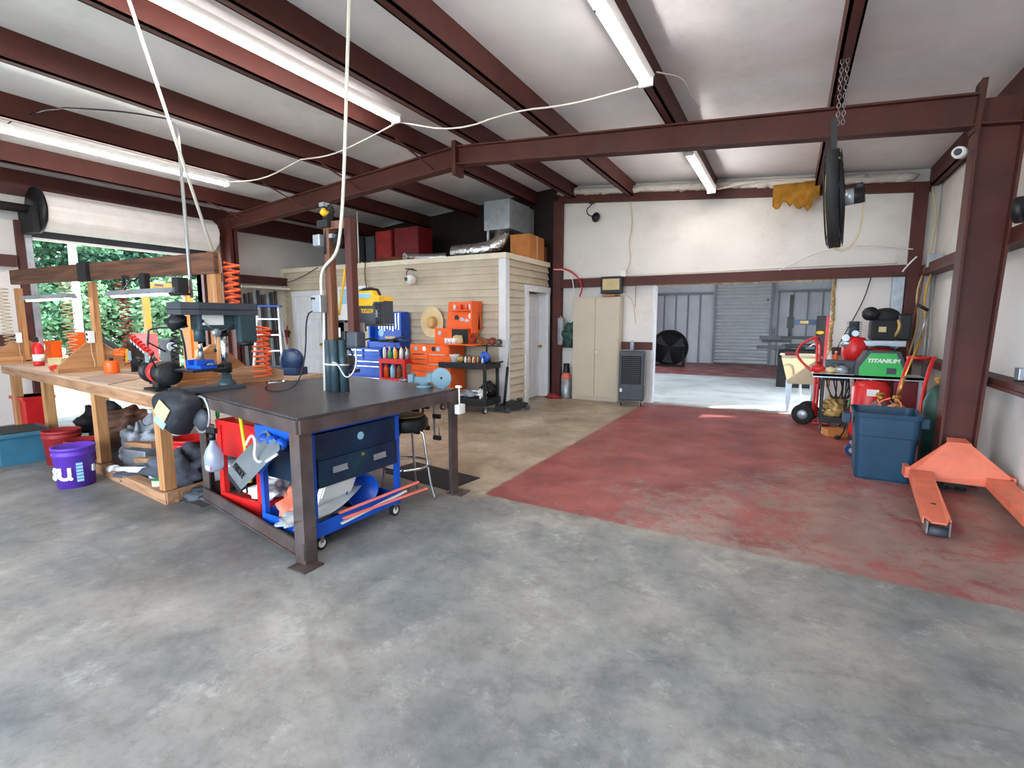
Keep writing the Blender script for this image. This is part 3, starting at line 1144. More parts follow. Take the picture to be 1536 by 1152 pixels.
# welding helmet on the table corner
H = thing('welding_helmet', 'dark welding helmet hung face down on the corner of the steel table', 'helmet', (-4.1, 2.1, .78), R(10))
pts = [(-.27, .02, .17), (-.08, .0, .18), (.12, .0, .12), (.2, .0, .02), (.08, .0, -.06), (-.02, 0, -.2), (-.18, 0, -.02)]
mb = MB()
b_ = mb.b
prof = [(-.22, .15), (-.05, .17), (.12, .13), (.16, .06), (.04, -.1), (-.02, -.17), (-.12, -.05), (-.2, .06)]
rings = []
for (dy, s_) in ((.06, 1.0), (-.02, .97), (-.07, .82), (-.1, .5)):
    rings.append([b_.verts.new((x * s_ + (1 - s_) * -.03, dy, z * s_ + (1 - s_) * .03)) for x, z in prof])
for A, B in zip(rings[:-1], rings[1:]):
    for i in range(8):
        j = (i + 1) % 8
        f = b_.faces.new((A[i], A[j], B[j], B[i]))
b_.faces.new(rings[-1])
bmesh.ops.solidify(b_, geom=b_.faces[:], thickness=.005)
hs = mb.build('shell', 'charcoal', H)
hs.modifiers.new('round', 'SUBSURF').render_levels = 2
for p_ in hs.data.polygons:
    p_.use_smooth = True
H.scale = (1.15, 1.1, 1.2)
MB().box(-.055, .055, -.105, -.095, -.05, .05, .003, Matrix.Translation((-.03, -.004, .04)) @ Euler((0, R(38), 0)).to_matrix().to_4x4()).build('decal', 'tan_box', H)
MB().box(-.05, .05, -.11, -.1, -.03, .02, .003, Matrix.Translation((-.06, .006, -.03)) @ Euler((0, R(38), 0)).to_matrix().to_4x4()).build('lens', 'sky_blue', H)
MB().torus((.12, .06, .0), .1, .008, (.2, 1, 0), 24, 6, 1, 1.2).tube([(.04, 0, .04), (.1, .06, -.06), (.18, .1, -.08)], .012).build('headband', 'galv', H)
MB().ball((.12, .06, -.03), .075, (1, .5, .9), 14).build('cap_pad', 'charcoal', H)

# ------------------------------------------------------------ stool
S_ = thing('bar_stool', 'chrome bar stool with a round black and flame-patterned seat by the welding table', 'stool', (-2.78, 3.18, 0))
MB().lathe([(0, .6), (.17, .6), (.185, .62), (.185, .69), (.17, .715), (.1, .725), (0, .728)], seg=36).build('seat', 'black', S_)
mb = MB()
mb.ball((0, 0, .722), .16, (1, .95, .06), 20, .2)
mb.build('seat_pattern', 'gold_metal', S_)
for k in range(4):
    a = R(45 + 90 * k - 25)
    c, s = math.cos(a), math.sin(a)
    MB().tube([(.07 * c, .07 * s, .6), (.15 * c, .15 * s, .59), (.165 * c, .165 * s, .5), (.2 * c, .2 * s, .22), (.215 * c, .215 * s, .12), (.25 * c, .25 * s, 0)], .011, 8, 1).build('leg', 'chrome', S_)
MB().torus((0, 0, .3), .2, .012, seg=40).build('foot_ring', 'chrome', S_)

one('floor_mat', MB().box(-.45, .45, -.22, .22, 0, .008), 'black_matte', 'dark mat on the floor behind the bar stool', 'mat', (-3.0, 3.78, 0), R(-8))

# ------------------------------------------------------------ blue rolling cart under the table
C = thing('rolling_tool_cart', 'blue rolling tool cart with dark painted drawers under the welding table', 'tool cart', (-2.88, 2.5, 0), R(-2))
for x in (-.26, .26):
    for y in (-.38, .38):
        MB().box(x - .018, x + .018, y - .018, y + .018, .09, .78).build('post', 'blue', C)
        caster((x, y * .9), .045, C)
MB().box(-.27, .27, -.4, .4, .09, .1).box(.262, .275, -.4, .4, .09, .19).box(-.275, -.262, -.4, .4, .09, .19).box(-.27, .27, -.405, -.395, .09, .17).box(-.27, .27, .395, .405, .09, .17).build('lower_tray', 'blue', C)
MB().box(-.27, .272, -.36, .37, .62, .775, .004).build('chest_body', 'chest_blue', C)
MB().box(-.28, .28, -.41, .41, .79, .80).box(-.285, -.27, -.41, .41, .74, .8).box(-.28, .28, -.415, -.4, .7, .8).build('tray_rim', 'blue', C)
dr = MB().box(.272, .288, -.35, .36, .42, .6, .004).box(-.26, .272, -.35, .36, .42, .62).build('drawer', 'chest_blue', C)
for y in (-.18, .18):
    MB().box(.286, .292, y - .06, y + .06, .5, .54).box(.29, .3, y - .06, y + .06, .5, .508).build('drawer_pull', 'galv', dr)
MB().cyl((.288, .02, .57), (.295, .02, .57), .012).build('lock', 'brass', dr)
MB().cyl((.272, .02, .7), (.276, .02, .7), .028).build('round_sticker', 'sky_blue', C)
P_ = thing('folding_scale_tray', 'grey molded tool caddy hanging on the near end of the blue cart', 'tool caddy', (-3.0, 2.0, .59), R(-10))
mb = MB()
mb.poly3([(-.22, -.09, -.1), (.06, -.14, -.13), (.21, .02, .1), (-.08, .08, .14)], (0, 0, .03))
mb.build('tray', 'tray_grey', P_)
P_.scale = (1.15, 1.1, 1.1)
MB().poly3([(-.225, -.1, -.115), (.065, -.15, -.145), (.065, -.13, -.11), (-.225, -.08, -.08)], (0, .01, .0)).build('front_edge', 'black', P_)
for k in range(3):
    x = -.12 + k * .1
    MB().bar((x, -.04, -.04 - k * .005), (x + .08, .03, .09), .025, .02).build('screwdriver', 'red' if k == 0 else 'blue', P_)
    MB().ball((x + .09, .05, .12), .04, (1, .8, .9)).build('blue_cup', 'blue', P_)
MB().tube([(-.12, -.02, .08), (-.04, -.02, .16), (.06, -.04, .14), (.06, -.06, .03), (.14, -.04, .02), (.22, .0, .08)], .008, 8, 2).build('handle_loop', 'white', P_)
A_, B_, D_ = Vector((-.22, -.09, -.1)), Vector((.06, -.14, -.13)), Vector((-.08, .08, .14))
tx = text('lettering', 'PARKSIDE', .048, 'black', P_, (0, 0, 0), (0, 0, 0), .002)
ux = (B_ - A_).normalized()
nz_v = ux.cross(D_ - A_).normalized()
uy = nz_v.cross(ux)
pc = A_ + (B_ - A_) * .5 + (D_ - A_) * .13 + Vector((0, 0, .032)) + nz_v * .003
tx.matrix_local = Matrix(((ux.x, uy.x, nz_v.x, pc.x), (ux.y, uy.y, nz_v.y, pc.y), (ux.z, uy.z, nz_v.z, pc.z), (0, 0, 0, 1)))
for i, (nm, m, p, sz, lb) in enumerate([
        ('leather_glove', 'brown', (-2.78, 2.52, .775), (.12, .09, .035), 'brown leather glove on the dark drawer chest'),
        ('work_glove', 'tan_box', (-2.88, 2.68, .775), (.08, .07, .03), 'tan work glove beside the spray gun on the chest')]):
    rag(nm, lb, sz, m, p, i, 'glove', .8)
G = thing('heat_gun', 'pink and orange grip tool on the end of the dark drawer chest', 'tool', (-2.66, 2.72, .81), R(60))
MB().ball((0, 0, .02), .045, (1.8, .9, .8)).build('body', 'pink', G)
MB().cyl((-.06, 0, .01), (-.12, 0, -.0), .022, .016).build('tip', 'orange', G)

# things in the lower tray
FL = thing('floodlight_lamp', 'white framed floodlight lamp lying in the lower tray of the blue cart', 'lamp', (-2.74, 2.4, .205), R(-4))
fm = Euler((R(0), R(-62), 0)).to_matrix().to_4x4()
MB().box(-.0, .1, -.13, .13, 0, .02, .004, Matrix.Translation((0, 0, .08)) @ fm).box(-.1, .1, -.14, .14, 0, .035, .006, Matrix.Translation((0, 0, .1)) @ fm).build('frame', 'white', FL)
MB().box(-.08, .08, -.115, .115, .036, .039, 0, Matrix.Translation((0, 0, .1)) @ fm).build('glass', 'galv', FL)
MB().box(-.03, .01, -.06, .06, .039, .045, 0, Matrix.Translation((0, 0, .1)) @ fm).build('bulb', 'white', FL)
bucket('blue_bucket', 'blue bucket lying on its side in the lower tray of the blue cart', .12, .24, 'blue', (-2.93, 2.7, .25), 0, (R(90), 0, R(68)), handle=False)
random.seed(6)
T2 = thing('plastic_strips', 'stack of long white curved plastic strips in the lower tray', 'plastic strips', (-2.72, 2.3, .13), R(0))
for k in range(4):
    mb = MB()
    pts = [(.05 + k * .02 - .02 * i, -.38 + .085 * i, .11 + .012 * k - .07 * math.sin(PI * i / 8)) for i in range(9)]
    b_ = mb.b
    A = [b_.verts.new((p[0] - .06, p[1], p[2] + .03)) for p in pts]
    B = [b_.verts.new((p[0], p[1], p[2])) for p in pts]
    Cc = [b_.verts.new((p[0] + .07, p[1], p[2] + .02)) for p in pts]
    for i in range(8):
        b_.faces.new((A[i], A[i + 1], B[i + 1], B[i])).smooth = True
        b_.faces.new((B[i], B[i + 1], Cc[i + 1], Cc[i])).smooth = True
    bmesh.ops.solidify(b_, geom=b_.faces[:], thickness=.004)
    mb.build('strip', 'white', T2)
for k, (p0, p1, m, lb) in enumerate([((-2.62, 2.3, .2), (-2.46, 2.95, .26), 'coral', 'upper coral red plastic rod sticking out of the blue cart'),
                                     ((-2.58, 2.3, .17), (-2.42, 3.0, .2), 'coral', 'lower and longer coral red plastic rod sticking out of the blue cart'),
                                     ((-2.6, 2.3, .13), (-2.5, 2.85, .21), 'cable_white', 'thin white rod between the coral rods on the blue cart')]):
    one('plastic_rod', MB().bar(p0, p1, .02, .012), m, lb, 'rod', group='rods on the blue cart')
rag('clear_bag', 'clear crumpled plastic bag under the white strips', (.12, .22, .05), 'plastic_bag', (-2.86, 2.3, .1), 3, 'bag')
rag('orange_cloth', 'orange cloth bunched behind the near leg of the welding table', (.1, .12, .12), 'orange_dull', (-3.0, 2.3, .1), 5, 'cloth')
rag('dark_bag', 'dark bag in the shade of the blue cart drawers', (.12, .14, .12), 'black_matte', (-3.04, 2.62, .1), 8, 'bag')

# ------------------------------------------------------------ red rolling cart
C = thing('red_shop_cart', 'red metal shop cart with hanging spray bottle under the welding table', 'tool cart', (-3.58, 2.72, 0), R(-3))
for x in (-.27, .24):
    for y in (-.46, .4):
        MB().box(x - .03, x + .03, y - .02, y + .02, .05, .72).build('post', 'red', C)
MB().box(-.28, .26, -.48, .42, .1, .12).box(-.28, .26, -.49, -.47, .04, .16).box(.24, .27, -.48, .42, .05, .16).build('lower_shelf', 'red', C)
MB().box(-.29, .27, -.49, .43, .7, .74, .004).box(.25, .275, -.46, .4, .38, .72).build('upper_tray', 'red', C)
MB().box(-.28, .26, -.47, .4, .46, .72).build('cabinet', 'red', C)
SB = thing('spray_bottle', 'clear spray bottle of pale blue liquid hanging on the red cart', 'spray bottle', (-3.69, 2.1, .4))
MB().lathe([(0, 0), (.055, .0), (.065, .03), (.065, .11), (.05, .16), (.02, .21), (.02, .24), (0, .24)], seg=20).build('body', 'clear', SB)
MB().cyl((0, 0, .23), (0, 0, .28), .022).box(-.06, .05, -.014, .014, .28, .32, .005).bar((-.02, 0, .28), (-.05, 0, .22), .01, .01).build('trigger_head', 'black', SB)
MB().box(.0, .05, -.067, -.06, .02, .05).build('label_patch', 'white', SB)
one('yellow_tube', MB().cyl((-3.36, 2.16, .34), (-3.43, 2.16, .84), .014, seg=12), 'yellow', 'upright yellow and white tube against the red cart', 'tube')
for k, x in enumerate((-3.98, -3.66)):
    one('green_hose_loop', MB().torus((x, 2.32, .78), .04, .01, (.3, 1, 0), 20, 6, .6, 1.3), 'green', ['green hose loop over the left post of the red cart', 'green hose loop beside the yellow tube on the red cart'][k], 'hose', group='green loops on the red cart')
one('paper_pad', MB().box(-.22, .2, -.14, .14, 0, .02).box(-.18, .18, -.12, .1, .02, .028), 'tan_box', 'flat pale board on the top tray of the red cart', 'board', (-3.62, 2.5, .74), R(-6))
bucket('white_bucket', 'white bucket of rags on the lower shelf of the red cart', .11, .2, 'white', (-3.5, 2.52, .121), 30, handle=True)
bucket('grey_bucket', 'small grey bucket at the left of the red cart shelf', .08, .16, 'charcoal', (-3.72, 2.56, .121), 10)
rag('white_rag', 'white rag heaped beside the white bucket on the red cart', (.12, .12, .08), 'white', (-3.45, 2.36, .121), 12)
one('black_hook_tool', MB().tube([(-3.42, 2.1, .42), (-3.3, 2.08, .46), (-3.28, 2.08, .3), (-3.4, 2.1, .26)], .006, 6), 'black', 'black wire hook on the corner of the red cart', 'hook')

# clamps hanging behind the stool
for k, (x, z0, z1, m) in enumerate([(-3.05, .45, .84, 'black'), (-2.93, .5, .84, 'black'), (-2.8, .42, .84, 'galv')]):
    t = thing('hanging_clamp', ['black bar clamp hanging under the table, farthest left of three', 'black bar clamp hanging in the middle under the far table edge', 'grey bar clamp hanging next to the far right table leg'][k], 'clamp', (x, 3.6, z0), 0, 'clamps under the far table edge')
    MB().box(-.008, .008, -.005, .005, 0, z1 - z0).build('bar', m, t)
    MB().box(-.01, .07, -.014, .014, .0, .04, .004).build('jaw', 'black_matte', t)
    MB().box(-.01, .07, -.014, .014, .2, .24, .004).build('jaw', 'black_matte', t)
    MB().cyl((.055, 0, .04), (.055, 0, .12), .006, seg=8).build('screw', 'steel', t)

# ------------------------------------------------------------ wooden workbench
WB = thing('wood_workbench', 'long pine workbench with a plywood top by the roll-up door', 'workbench', (-6.6, 2.7, 0))
bx, by = 6.6, -2.7
fr = [(-4.35, 2.07), (-9.3, 2.56)]
bk = [(-4.75, 3.25), (-9.35, 3.62)]
MB().poly3([(fr[0][0] + bx, fr[0][1] + by, .9), (fr[1][0] + bx, fr[1][1] + by, .9), (bk[1][0] + bx, bk[1][1] + by, .9), (bk[0][0] + bx, bk[0][1] + by, .9)], (0, 0, .025)).build('top', 'plywood', WB)
MB().bar((fr[0][0] + bx - .02, fr[0][1] + by + .02, .855), (fr[1][0] + bx, fr[1][1] + by + .02, .855), .038, .1).build('front_apron', 'pine', WB)
MB().bar((bk[0][0] + bx, bk[0][1] + by - .03, .855), (bk[1][0] + bx, bk[1][1] + by - .03, .855), .038, .09).build('back_apron', 'pine', WB)
MB().bar((fr[0][0] + bx - .02, fr[0][1] + by, .855), (bk[0][0] + bx - .02, bk[0][1] + by, .855), .038, .09).build('end_apron', 'pine', WB)
for (x, y) in [(-4.5, 2.12), (-5.95, 2.26), (-7.6, 2.42), (-9.0, 2.56), (-4.85, 3.2), (-7.2, 3.4), (-9.1, 3.56)]:
    MB().box(x + bx - .045, x + bx + .045, y + by - .0, y + by + .09, .1, .81).build('leg', 'pine_z', WB)
MB().bar((-4.4 + bx, 2.14 + by, .045), (-6.4 + bx, 2.33 + by, .045), .1, .09).bar((-4.42 + bx, 2.1 + by, .05), (-4.45 + bx, 2.5 + by, .05), .05, .09).build('sill', 'pine', WB)

# overhead timber frame standing on the bench
OF = thing('timber_frame', 'overhead timber beam on gusseted posts standing on the workbench', 'frame', (-7.0, 2.78, .925))


def tf(x, y, z):
    return (x + 7.0, y - 2.78, z - .925)


MB().bar(tf(-4.62, 2.78, 2.03), tf(-9.3, 2.78, 2.09), .045, .19).build('beam', 'dark_wood', OF)
MB().bar(tf(-7.0, 2.75, 2.06), tf(-7.22, 2.75, 2.06), .06, .21).build('splice_bracket', 'black_matte', OF)
for x, w in ((-4.72, .14), (-7.12, .1), (-9.25, .12)):
    s = x == -4.72
    MB().box(x + 7 - w / 2, x + 7 + w / 2, -.025 + .03, .03 + .03, .03, 1.2 if s else 1.02).build('post', 'pine_z', OF)
    mb = MB()
    mb.prism([(-.36, .07), (-.36, .045), (.36, .045), (.36, .07), (.04, .36), (-.04, .36)], x + 7 - .035, x + 7 - .005, 'X')
    mb.build('gusset', 'pine_y', OF)
    MB().box(x + 7 - .06, x + 7 + .06, -.38, .38, 0, .045).build('foot', 'pine_y', OF)


# shop lights hanging from the beam
def shop_light(x0, x1, label):
    t = thing('shop_light', label, 'light', ((x0 + x1) / 2, 2.6, 1.76), 0, 'shop lights under the beam')
    L = (x1 - x0) / 2
    MB().prism([(-.06, 0), (.06, 0), (.035, .05), (-.035, .05)], -L, L, 'X').build('reflector', 'galv', t)
    MB().cyl((-L + .03, 0, -.006), (L - .03, 0, -.006), .012, seg=8).build('tube', 'tube_small', t)
    MB().tube([(-L * .6, 0, .05), (-L * .6, .12, .22)], .003, 6).build('chain', 'steel', t)
    MB().tube([(L * .6, 0, .05), (L * .6, .12, .22)], .003, 6).build('chain', 'steel', t)


shop_light(-8.35, -7.1, 'shop light hanging left of the middle post')
shop_light(-6.2, -4.95, 'shop light hanging right of the middle post')

# coiled air hoses hanging on the frame posts
for k, (x, y, z1, z0, r, tn, m, lb) in enumerate([
        (-9.28, 2.66, 1.95, 1.2, .05, 16, 'cable_tan', 'thin coiled hose on the leftmost post of the timber frame'),
        (-7.3, 2.62, 1.93, 1.0, .055, 15, 'cable_tan', 'tan coiled hose left of the middle post'),
        (-6.75, 2.95, 1.95, 1.0, .055, 18, 'red_dull', 'dull red coiled hose right of the middle post'),
        (-4.66, 2.95, 2.05, 1.6, .06, 8, 'cable_orange', 'orange coiled hose at the top of the right end post'),
        (-4.35, 3.0, 1.45, .98, .07, 10, 'cable_orange', 'thick orange coiled hose behind the drill press column')]):
    one('coiled_hose', MB().tube(helix((x, y, z1), (x + (.03 if k < 3 else -.02), y, z0), r, tn, 12, .15), .006 if k < 3 else .011, 6), m, lb, 'hose', group='coiled hoses on the timber frame')
one('coiled_cable', MB().tube(helix((-4.85, 2.5, 1.42), (-4.8, 2.45, 1.05), .025, 8, 10), .008, 6), 'cable_black', 'black coiled cord hanging in front of the drill press', 'cord')
# outlets on the posts
for k, (x, z, lb) in enumerate([(-7.12, 1.32, 'white outlet box on the middle post of the timber frame'), (-9.22, 1.28, 'white outlet box on the left post of the timber frame')]):
    t = thing('outlet_box', lb, 'outlet', (x, 2.745, z), 0, 'outlets on the timber frame')
    MB().box(-.04, .04, -.03, .03, -.07, .07, .006).build('cover', 'white', t)
    MB().box(-.015, .015, -.034, -.03, .015, .045).box(-.015, .015, -.034, -.03, -.045, -.015).build('socket', 'black', t)
    MB().tube([(0, 0, -.07), (.02, -.01, -.2), (.06, 0, -.3), (.02, 0, -.36)], .005, 6, 2).build('cord', 'cable_tan', t)

# on the bench
BZ = .925
FX = thing('fire_extinguisher', 'small red fire extinguisher standing at the far left of the bench', 'fire extinguisher', (-8.55, 2.72, BZ))
MB().lathe([(0, 0), (.055, 0), (.058, .02), (.058, .24), (.04, .29), (.02, .31), (0, .31)], seg=20).build('cylinder', 'red', FX)
MB().lathe([(.0585, .06), (.0595, .06), (.0595, .15), (.0585, .15)], seg=20).build('label_band', 'white', FX)
MB().cyl((0, 0, .3), (0, 0, .34), .02).box(-.08, .02, -.012, .012, .34, .37, .004).box(-.07, -.05, -.01, .01, .18, .34).build('valve', 'black', FX)
for k, (x, y, lb, m) in enumerate([(-8.36, 2.86, 'small carton of parts next to the fire extinguisher', 'tan_box'), (-8.1, 2.98, 'patterned carton third along from the fire extinguisher', 'plastic_bag'), (-7.9, 3.1, 'end carton of the row by the fire extinguisher', 'tan_box')]):
    one('parts_carton', MB().box(-.11, .11, -.06, .06, 0, .1, .004), m, lb, 'box', (x, y, BZ), R(18), 'cartons at the far end of the bench')
for k, (x, y, z, s, lb) in enumerate([(-9.2, 3.1, BZ, (.22, .12, .3), 'orange plastic bin standing on the far end of the bench'), (-8.85, 3.25, BZ + .0, (.16, .14, .42), 'tall orange box behind the fire extinguisher')]):
    one('orange_box', MB().box(-s[0] / 2, s[0] / 2, -s[1] / 2, s[1] / 2, 0, s[2], .01).box(-s[0] / 2 - .01, s[0] / 2 + .01, -s[1] / 2 - .01, s[1] / 2 + .01, s[2] - .03, s[2]), 'orange', lb, 'box', (x, y, z))
rag('tool_heap', 'heap of brown leather tool belts on the far end of the bench', (.3, .16, .1), 'brown', (-8.35, 3.2, BZ), 21, 'tool belt', .9)
SP = thing('saw_miter_box', 'dark slanted rack lying behind the cartons on the bench', 'rack', (-8.0, 3.3, BZ), R(20))
MB().box(-.25, .22, -.05, .05, .0, .05, .003, Matrix.Translation((0, 0, .22)) @ Euler((0, R(28), 0)).to_matrix().to_4x4()).box(-.22, -.16, -.04, .04, 0, .3).box(.12, .16, -.04, .04, 0, .16).build('rack', 'black_matte', SP)
MB().box(-.22, .2, -.056, -.05, .015, .035, 0, Matrix.Translation((0, 0, .22)) @ Euler((0, R(28), 0)).to_matrix().to_4x4()).build('rail', 'galv', SP)
rag('red_bag', 'small red bag at the foot of the middle gusset', (.12, .07, .04), 'red', (-7.3, 2.5, BZ), 31, 'bag', .6)
# tool rack with drivers
DR = thing('driver_rack', 'slanted black rack of red-handled drivers beside the middle post', 'tool rack', (-6.45, 2.95, BZ), R(8))
dm = Matrix.Translation((0, 0, .2)) @ Euler((R(12), R(32), 0)).to_matrix().to_4x4()
MB().box(-.2, .2, -.05, .05, -.06, .06, .004, dm).box(-.14, -.1, -.04, .04, -.2, .2).box(.12, .15, -.04, .04, -.2, .08).build('rack', 'black', DR)
for k in range(7):
    x = -.17 + k * .055
    MB().box(x - .012, x + .012, -.02, .02, .06, .1, 0, dm).build('driver_shank', 'white', DR)
    MB().box(x - .018, x + .018, -.025, .025, .1, .15, .004, dm).build('driver_handle', 'red', DR)
CN = thing('orange_canister', 'orange canister on the bench at the foot of the middle post', 'canister', (-6.62, 2.72, BZ))
MB().lathe([(0, 0), (.07, 0), (.072, .01), (.072, .12), (.065, .14), (0, .14)]).build('body', 'orange', CN)
MB().cyl((0, 0, .14), (0, 0, .17), .02).build('cap', 'black', CN)
rag('orange_drill', 'orange power tool hanging beside the middle post', (.09, .06, .05), 'orange', (-6.72, 2.86, BZ + .17), 41, 'power tool', .5)
one('screwdriver', MB().bar((-6.6, 2.86, BZ + .12), (-6.52, 2.84, BZ + .26), .02, .02), 'yellow', 'yellow handle poking up behind the orange canister', 'tool')
one('plywood_sheet', MB().poly3([(-6.25, 2.28, BZ), (-5.4, 2.18, BZ), (-5.75, 2.62, BZ), (-6.5, 2.6, BZ)], (0, 0, .006)), 'ply_sheet', 'thin grey-brown sheet lying on the workbench', 'sheet')
one('metal_sheet', MB().poly3([(-5.6, 2.75, BZ), (-5.0, 2.6, BZ), (-5.2, 3.0, BZ), (-5.9, 3.05, BZ)], (0, 0, .004)), 'galv', 'pale metal sheet on the bench behind the grinder', 'sheet')
# bench grinder
G = thing('bench_grinder', 'black bench grinder on the near end of the workbench', 'grinder', (-4.62, 2.24, BZ), R(-8))
MB().box(-.13, .13, -.09, .09, 0, .02, .004).box(-.06, .06, -.05, .05, .02, .08, .01).build('base', 'black', G)
MB().lathe([(0, -.14), (.06, -.14), (.085, -.1), (.09, 0), (.085, .1), (.06, .14), (0, .14)], (0, 0, .15), (1, 0, 0)).build('motor', 'black', G)
for s in (-1, 1):
    MB().lathe([(0, 0), (.085, 0), (.1, .01), (.1, .05), (.07, .06), (0, .06)], (s * .15 - (.0 if s > 0 else .06), 0, .15), (1, 0, 0)).build('wheel_guard', 'black', G)
    MB().lathe([(0, 0), (.078, 0), (.078, .02), (0, .02)], (s * .215 - (.0 if s > 0 else .02), 0, .15), (1, 0, 0)).build('grinding_wheel', 'black_matte' if s > 0 else 'galv', G)
    MB().tube([(s * .17, -.08, .2), (s * .2, -.12, .28), (s * .2, -.1, .33)], .006, 6).build('shield_arm', 'black', G)
    MB().box(s * .2 - .04, s * .2 + .04, -.15, -.145, .25, .33).build('eye_shield', 'glass', G)
MB().lathe([(.0915, -.05), (.0925, -.05), (.0925, .05), (.0915, .05)], (0, 0, .15), (1, 0, 0)).build('red_band', 'red', G)
GL = one('gooseneck_lamp', MB().tube([(-5.15, 2.45, BZ), (-5.15, 2.45, BZ + .16), (-5.2, 2.42, BZ + .22), (-5.28, 2.4, BZ + .22)], .008, 8, 1).lathe([(.015, 0), (.05, .06), (.045, .065), (0, .03)], (-5.26, 2.4, BZ + .22), (-1, 0, -.4)).cyl((-5.15, 2.45, BZ), (-5.15, 2.45, BZ + .02), .05), 'black', 'small black gooseneck lamp behind the bench grinder', 'lamp')
# paper roll and cloth
PR = thing('towel_roll', 'light blue and white shop towel roll on the bench behind the drill press', 'towel roll', (-5.05, 2.85, BZ + .07), R(12))
MB().cyl((-.13, 0, .07), (.13, 0, .07), .07, seg=24).build('roll', 'sky_blue', PR)
MB().box(-.12, .1, -.03, .05, .12, .26, .01, Euler((R(-20), R(-16), 0)).to_matrix().to_4x4()).build('box_flap', 'tan_box', PR)
one('low_box', MB().box(-.22, .22, -.12, .12, 0, .07, .004), 'galv', 'ribbed grey box under the towel roll', 'box', (-5.02, 2.88, BZ), R(12))
MS = thing('chop_saw', 'blue chop saw behind the welding table by the ladder', 'saw', (-5.35, 3.95, .86), R(20))
MB().box(-.28, .25, -.12, .12, 0, .09, .01).build('saw_base', 'blue_dark', MS)
MB().lathe([(0, -.035), (.1, -.035), (.15, -.02), (.15, .02), (.1, .035), (0, .035)], (.12, 0, .17), (0, 1, 0)).build('blade_guard', 'blue_dark', MS)
MB().cyl((.05, .04, .14), (.05, .18, .14), .06).build('motor', 'blue_dark', MS)
MB().box(-.2, -.09, -.125, -.12, .02, .07).build('label_plate', 'galv', MS)
SBn = thing('saw_stand', 'low wooden stand under the blue chop saw', 'stand', (-5.35, 3.95, 0), R(20))
MB().box(-.45, .4, -.25, .25, .82, .86).build('top', 'plywood', SBn)
for x in (-.4, .36):
    for y in (-.2, .2):
        MB().box(x - .03, x + .03, y - .03, y + .03, 0, .82).build('leg', 'pine_z', SBn)
one('brown_vise_board', MB().prism([(-.35, 0), (.3, 0), (.3, .1), (.08, .16), (-.12, .13), (-.35, .04)], -.02, .02, 'Y'), 'pine', 'brown wooden gusset board behind the drill press base', 'board', (-4.5, 2.95, .925), R(60))

# ------------------------------------------------------------ under the bench
PB = bucket('purple_bucket', 'purple bucket with white lettering standing in front of the bench', .155, .37, 'purple', (-5.7, 1.98, 0), 0, lean=.88, handle=False)
for ch, a in (('L', -128), ('S', -88), ('U', -50), ('.', -33)):
    r_ = .1475
    text('lettering', ch, .15, 'white', PB, (r_ * math.cos(R(a)), r_ * math.sin(R(a)), .13), (R(88), 0, R(a + 90)), .006, 1.05, 0, .006)
for k in range(6):
    a = R(-8)
    MB().bar((.148 * math.cos(a - .16), .148 * math.sin(a - .16), .07 + k * .03), (.148 * math.cos(a + .16), .148 * math.sin(a + .16), .07 + k * .03), .012, .022).build('printed_patch', 'sky_blue', PB)
a = R(38)
MB().bar((.149 * math.cos(a - .1), .149 * math.sin(a - .1), .16), (.149 * math.cos(a + .1), .149 * math.sin(a + .1), .16), .012, .06).build('printed_patch', 'white', PB)
TT = thing('storage_tote', 'teal storage tote under the left end of the bench', 'tote', (-7.3, 2.08, 0), R(-6))
MB().prism([(-.28, -.2), (.28, -.2), (.28, .2), (-.28, .2)], 0, .3).build('tub', 'tote_teal', TT)
MB().box(-.31, .31, -.23, .23, .29, .33, .01).build('rim', 'tote_teal', TT)
one('dark_contents', MB().box(-.25, .25, -.17, .17, .31, .345, .01), 'black_matte', 'dark clutter filling the teal tote', 'clutter', (-7.3, 2.08, 0), R(-6), kind='stuff')
bucket('red_bucket', 'dull red bucket behind the purple bucket', .16, .36, 'red_dull', (-6.72, 2.25, 0), 0, handle=False)
bucket('crimson_bucket', 'dull red bucket in the shade beside the dull red one', .15, .3, 'red_dull', (-6.3, 2.28, 0), 0, handle=False)
bucket('bright_red_bucket', 'bright red bucket under the bench behind the welding helmet', .17, .4, 'red', (-4.95, 2.62, 0), 0, handle=False)
one('red_crate', MB().box(-.22, .22, -.15, .15, 0, .5, .01).box(-.24, .24, -.17, .17, .46, .5), 'red', 'bright red crate at the far left under the bench', 'crate', (-9.0, 2.75, 0), 0)
J = bottle('white_jug', 'big white plastic jug tipped over under the bench', .34, .13, 'white', (-5.5, 2.85, .32), 'white', 'jug')
J.rotation_euler = (R(60), R(30), R(20))
bottle('clear_jug', 'clear jug under the bench left of the second leg', .3, .09, 'plastic_bag', (-6.35, 2.95, .2), 'white', 'jug')
random.seed(12)
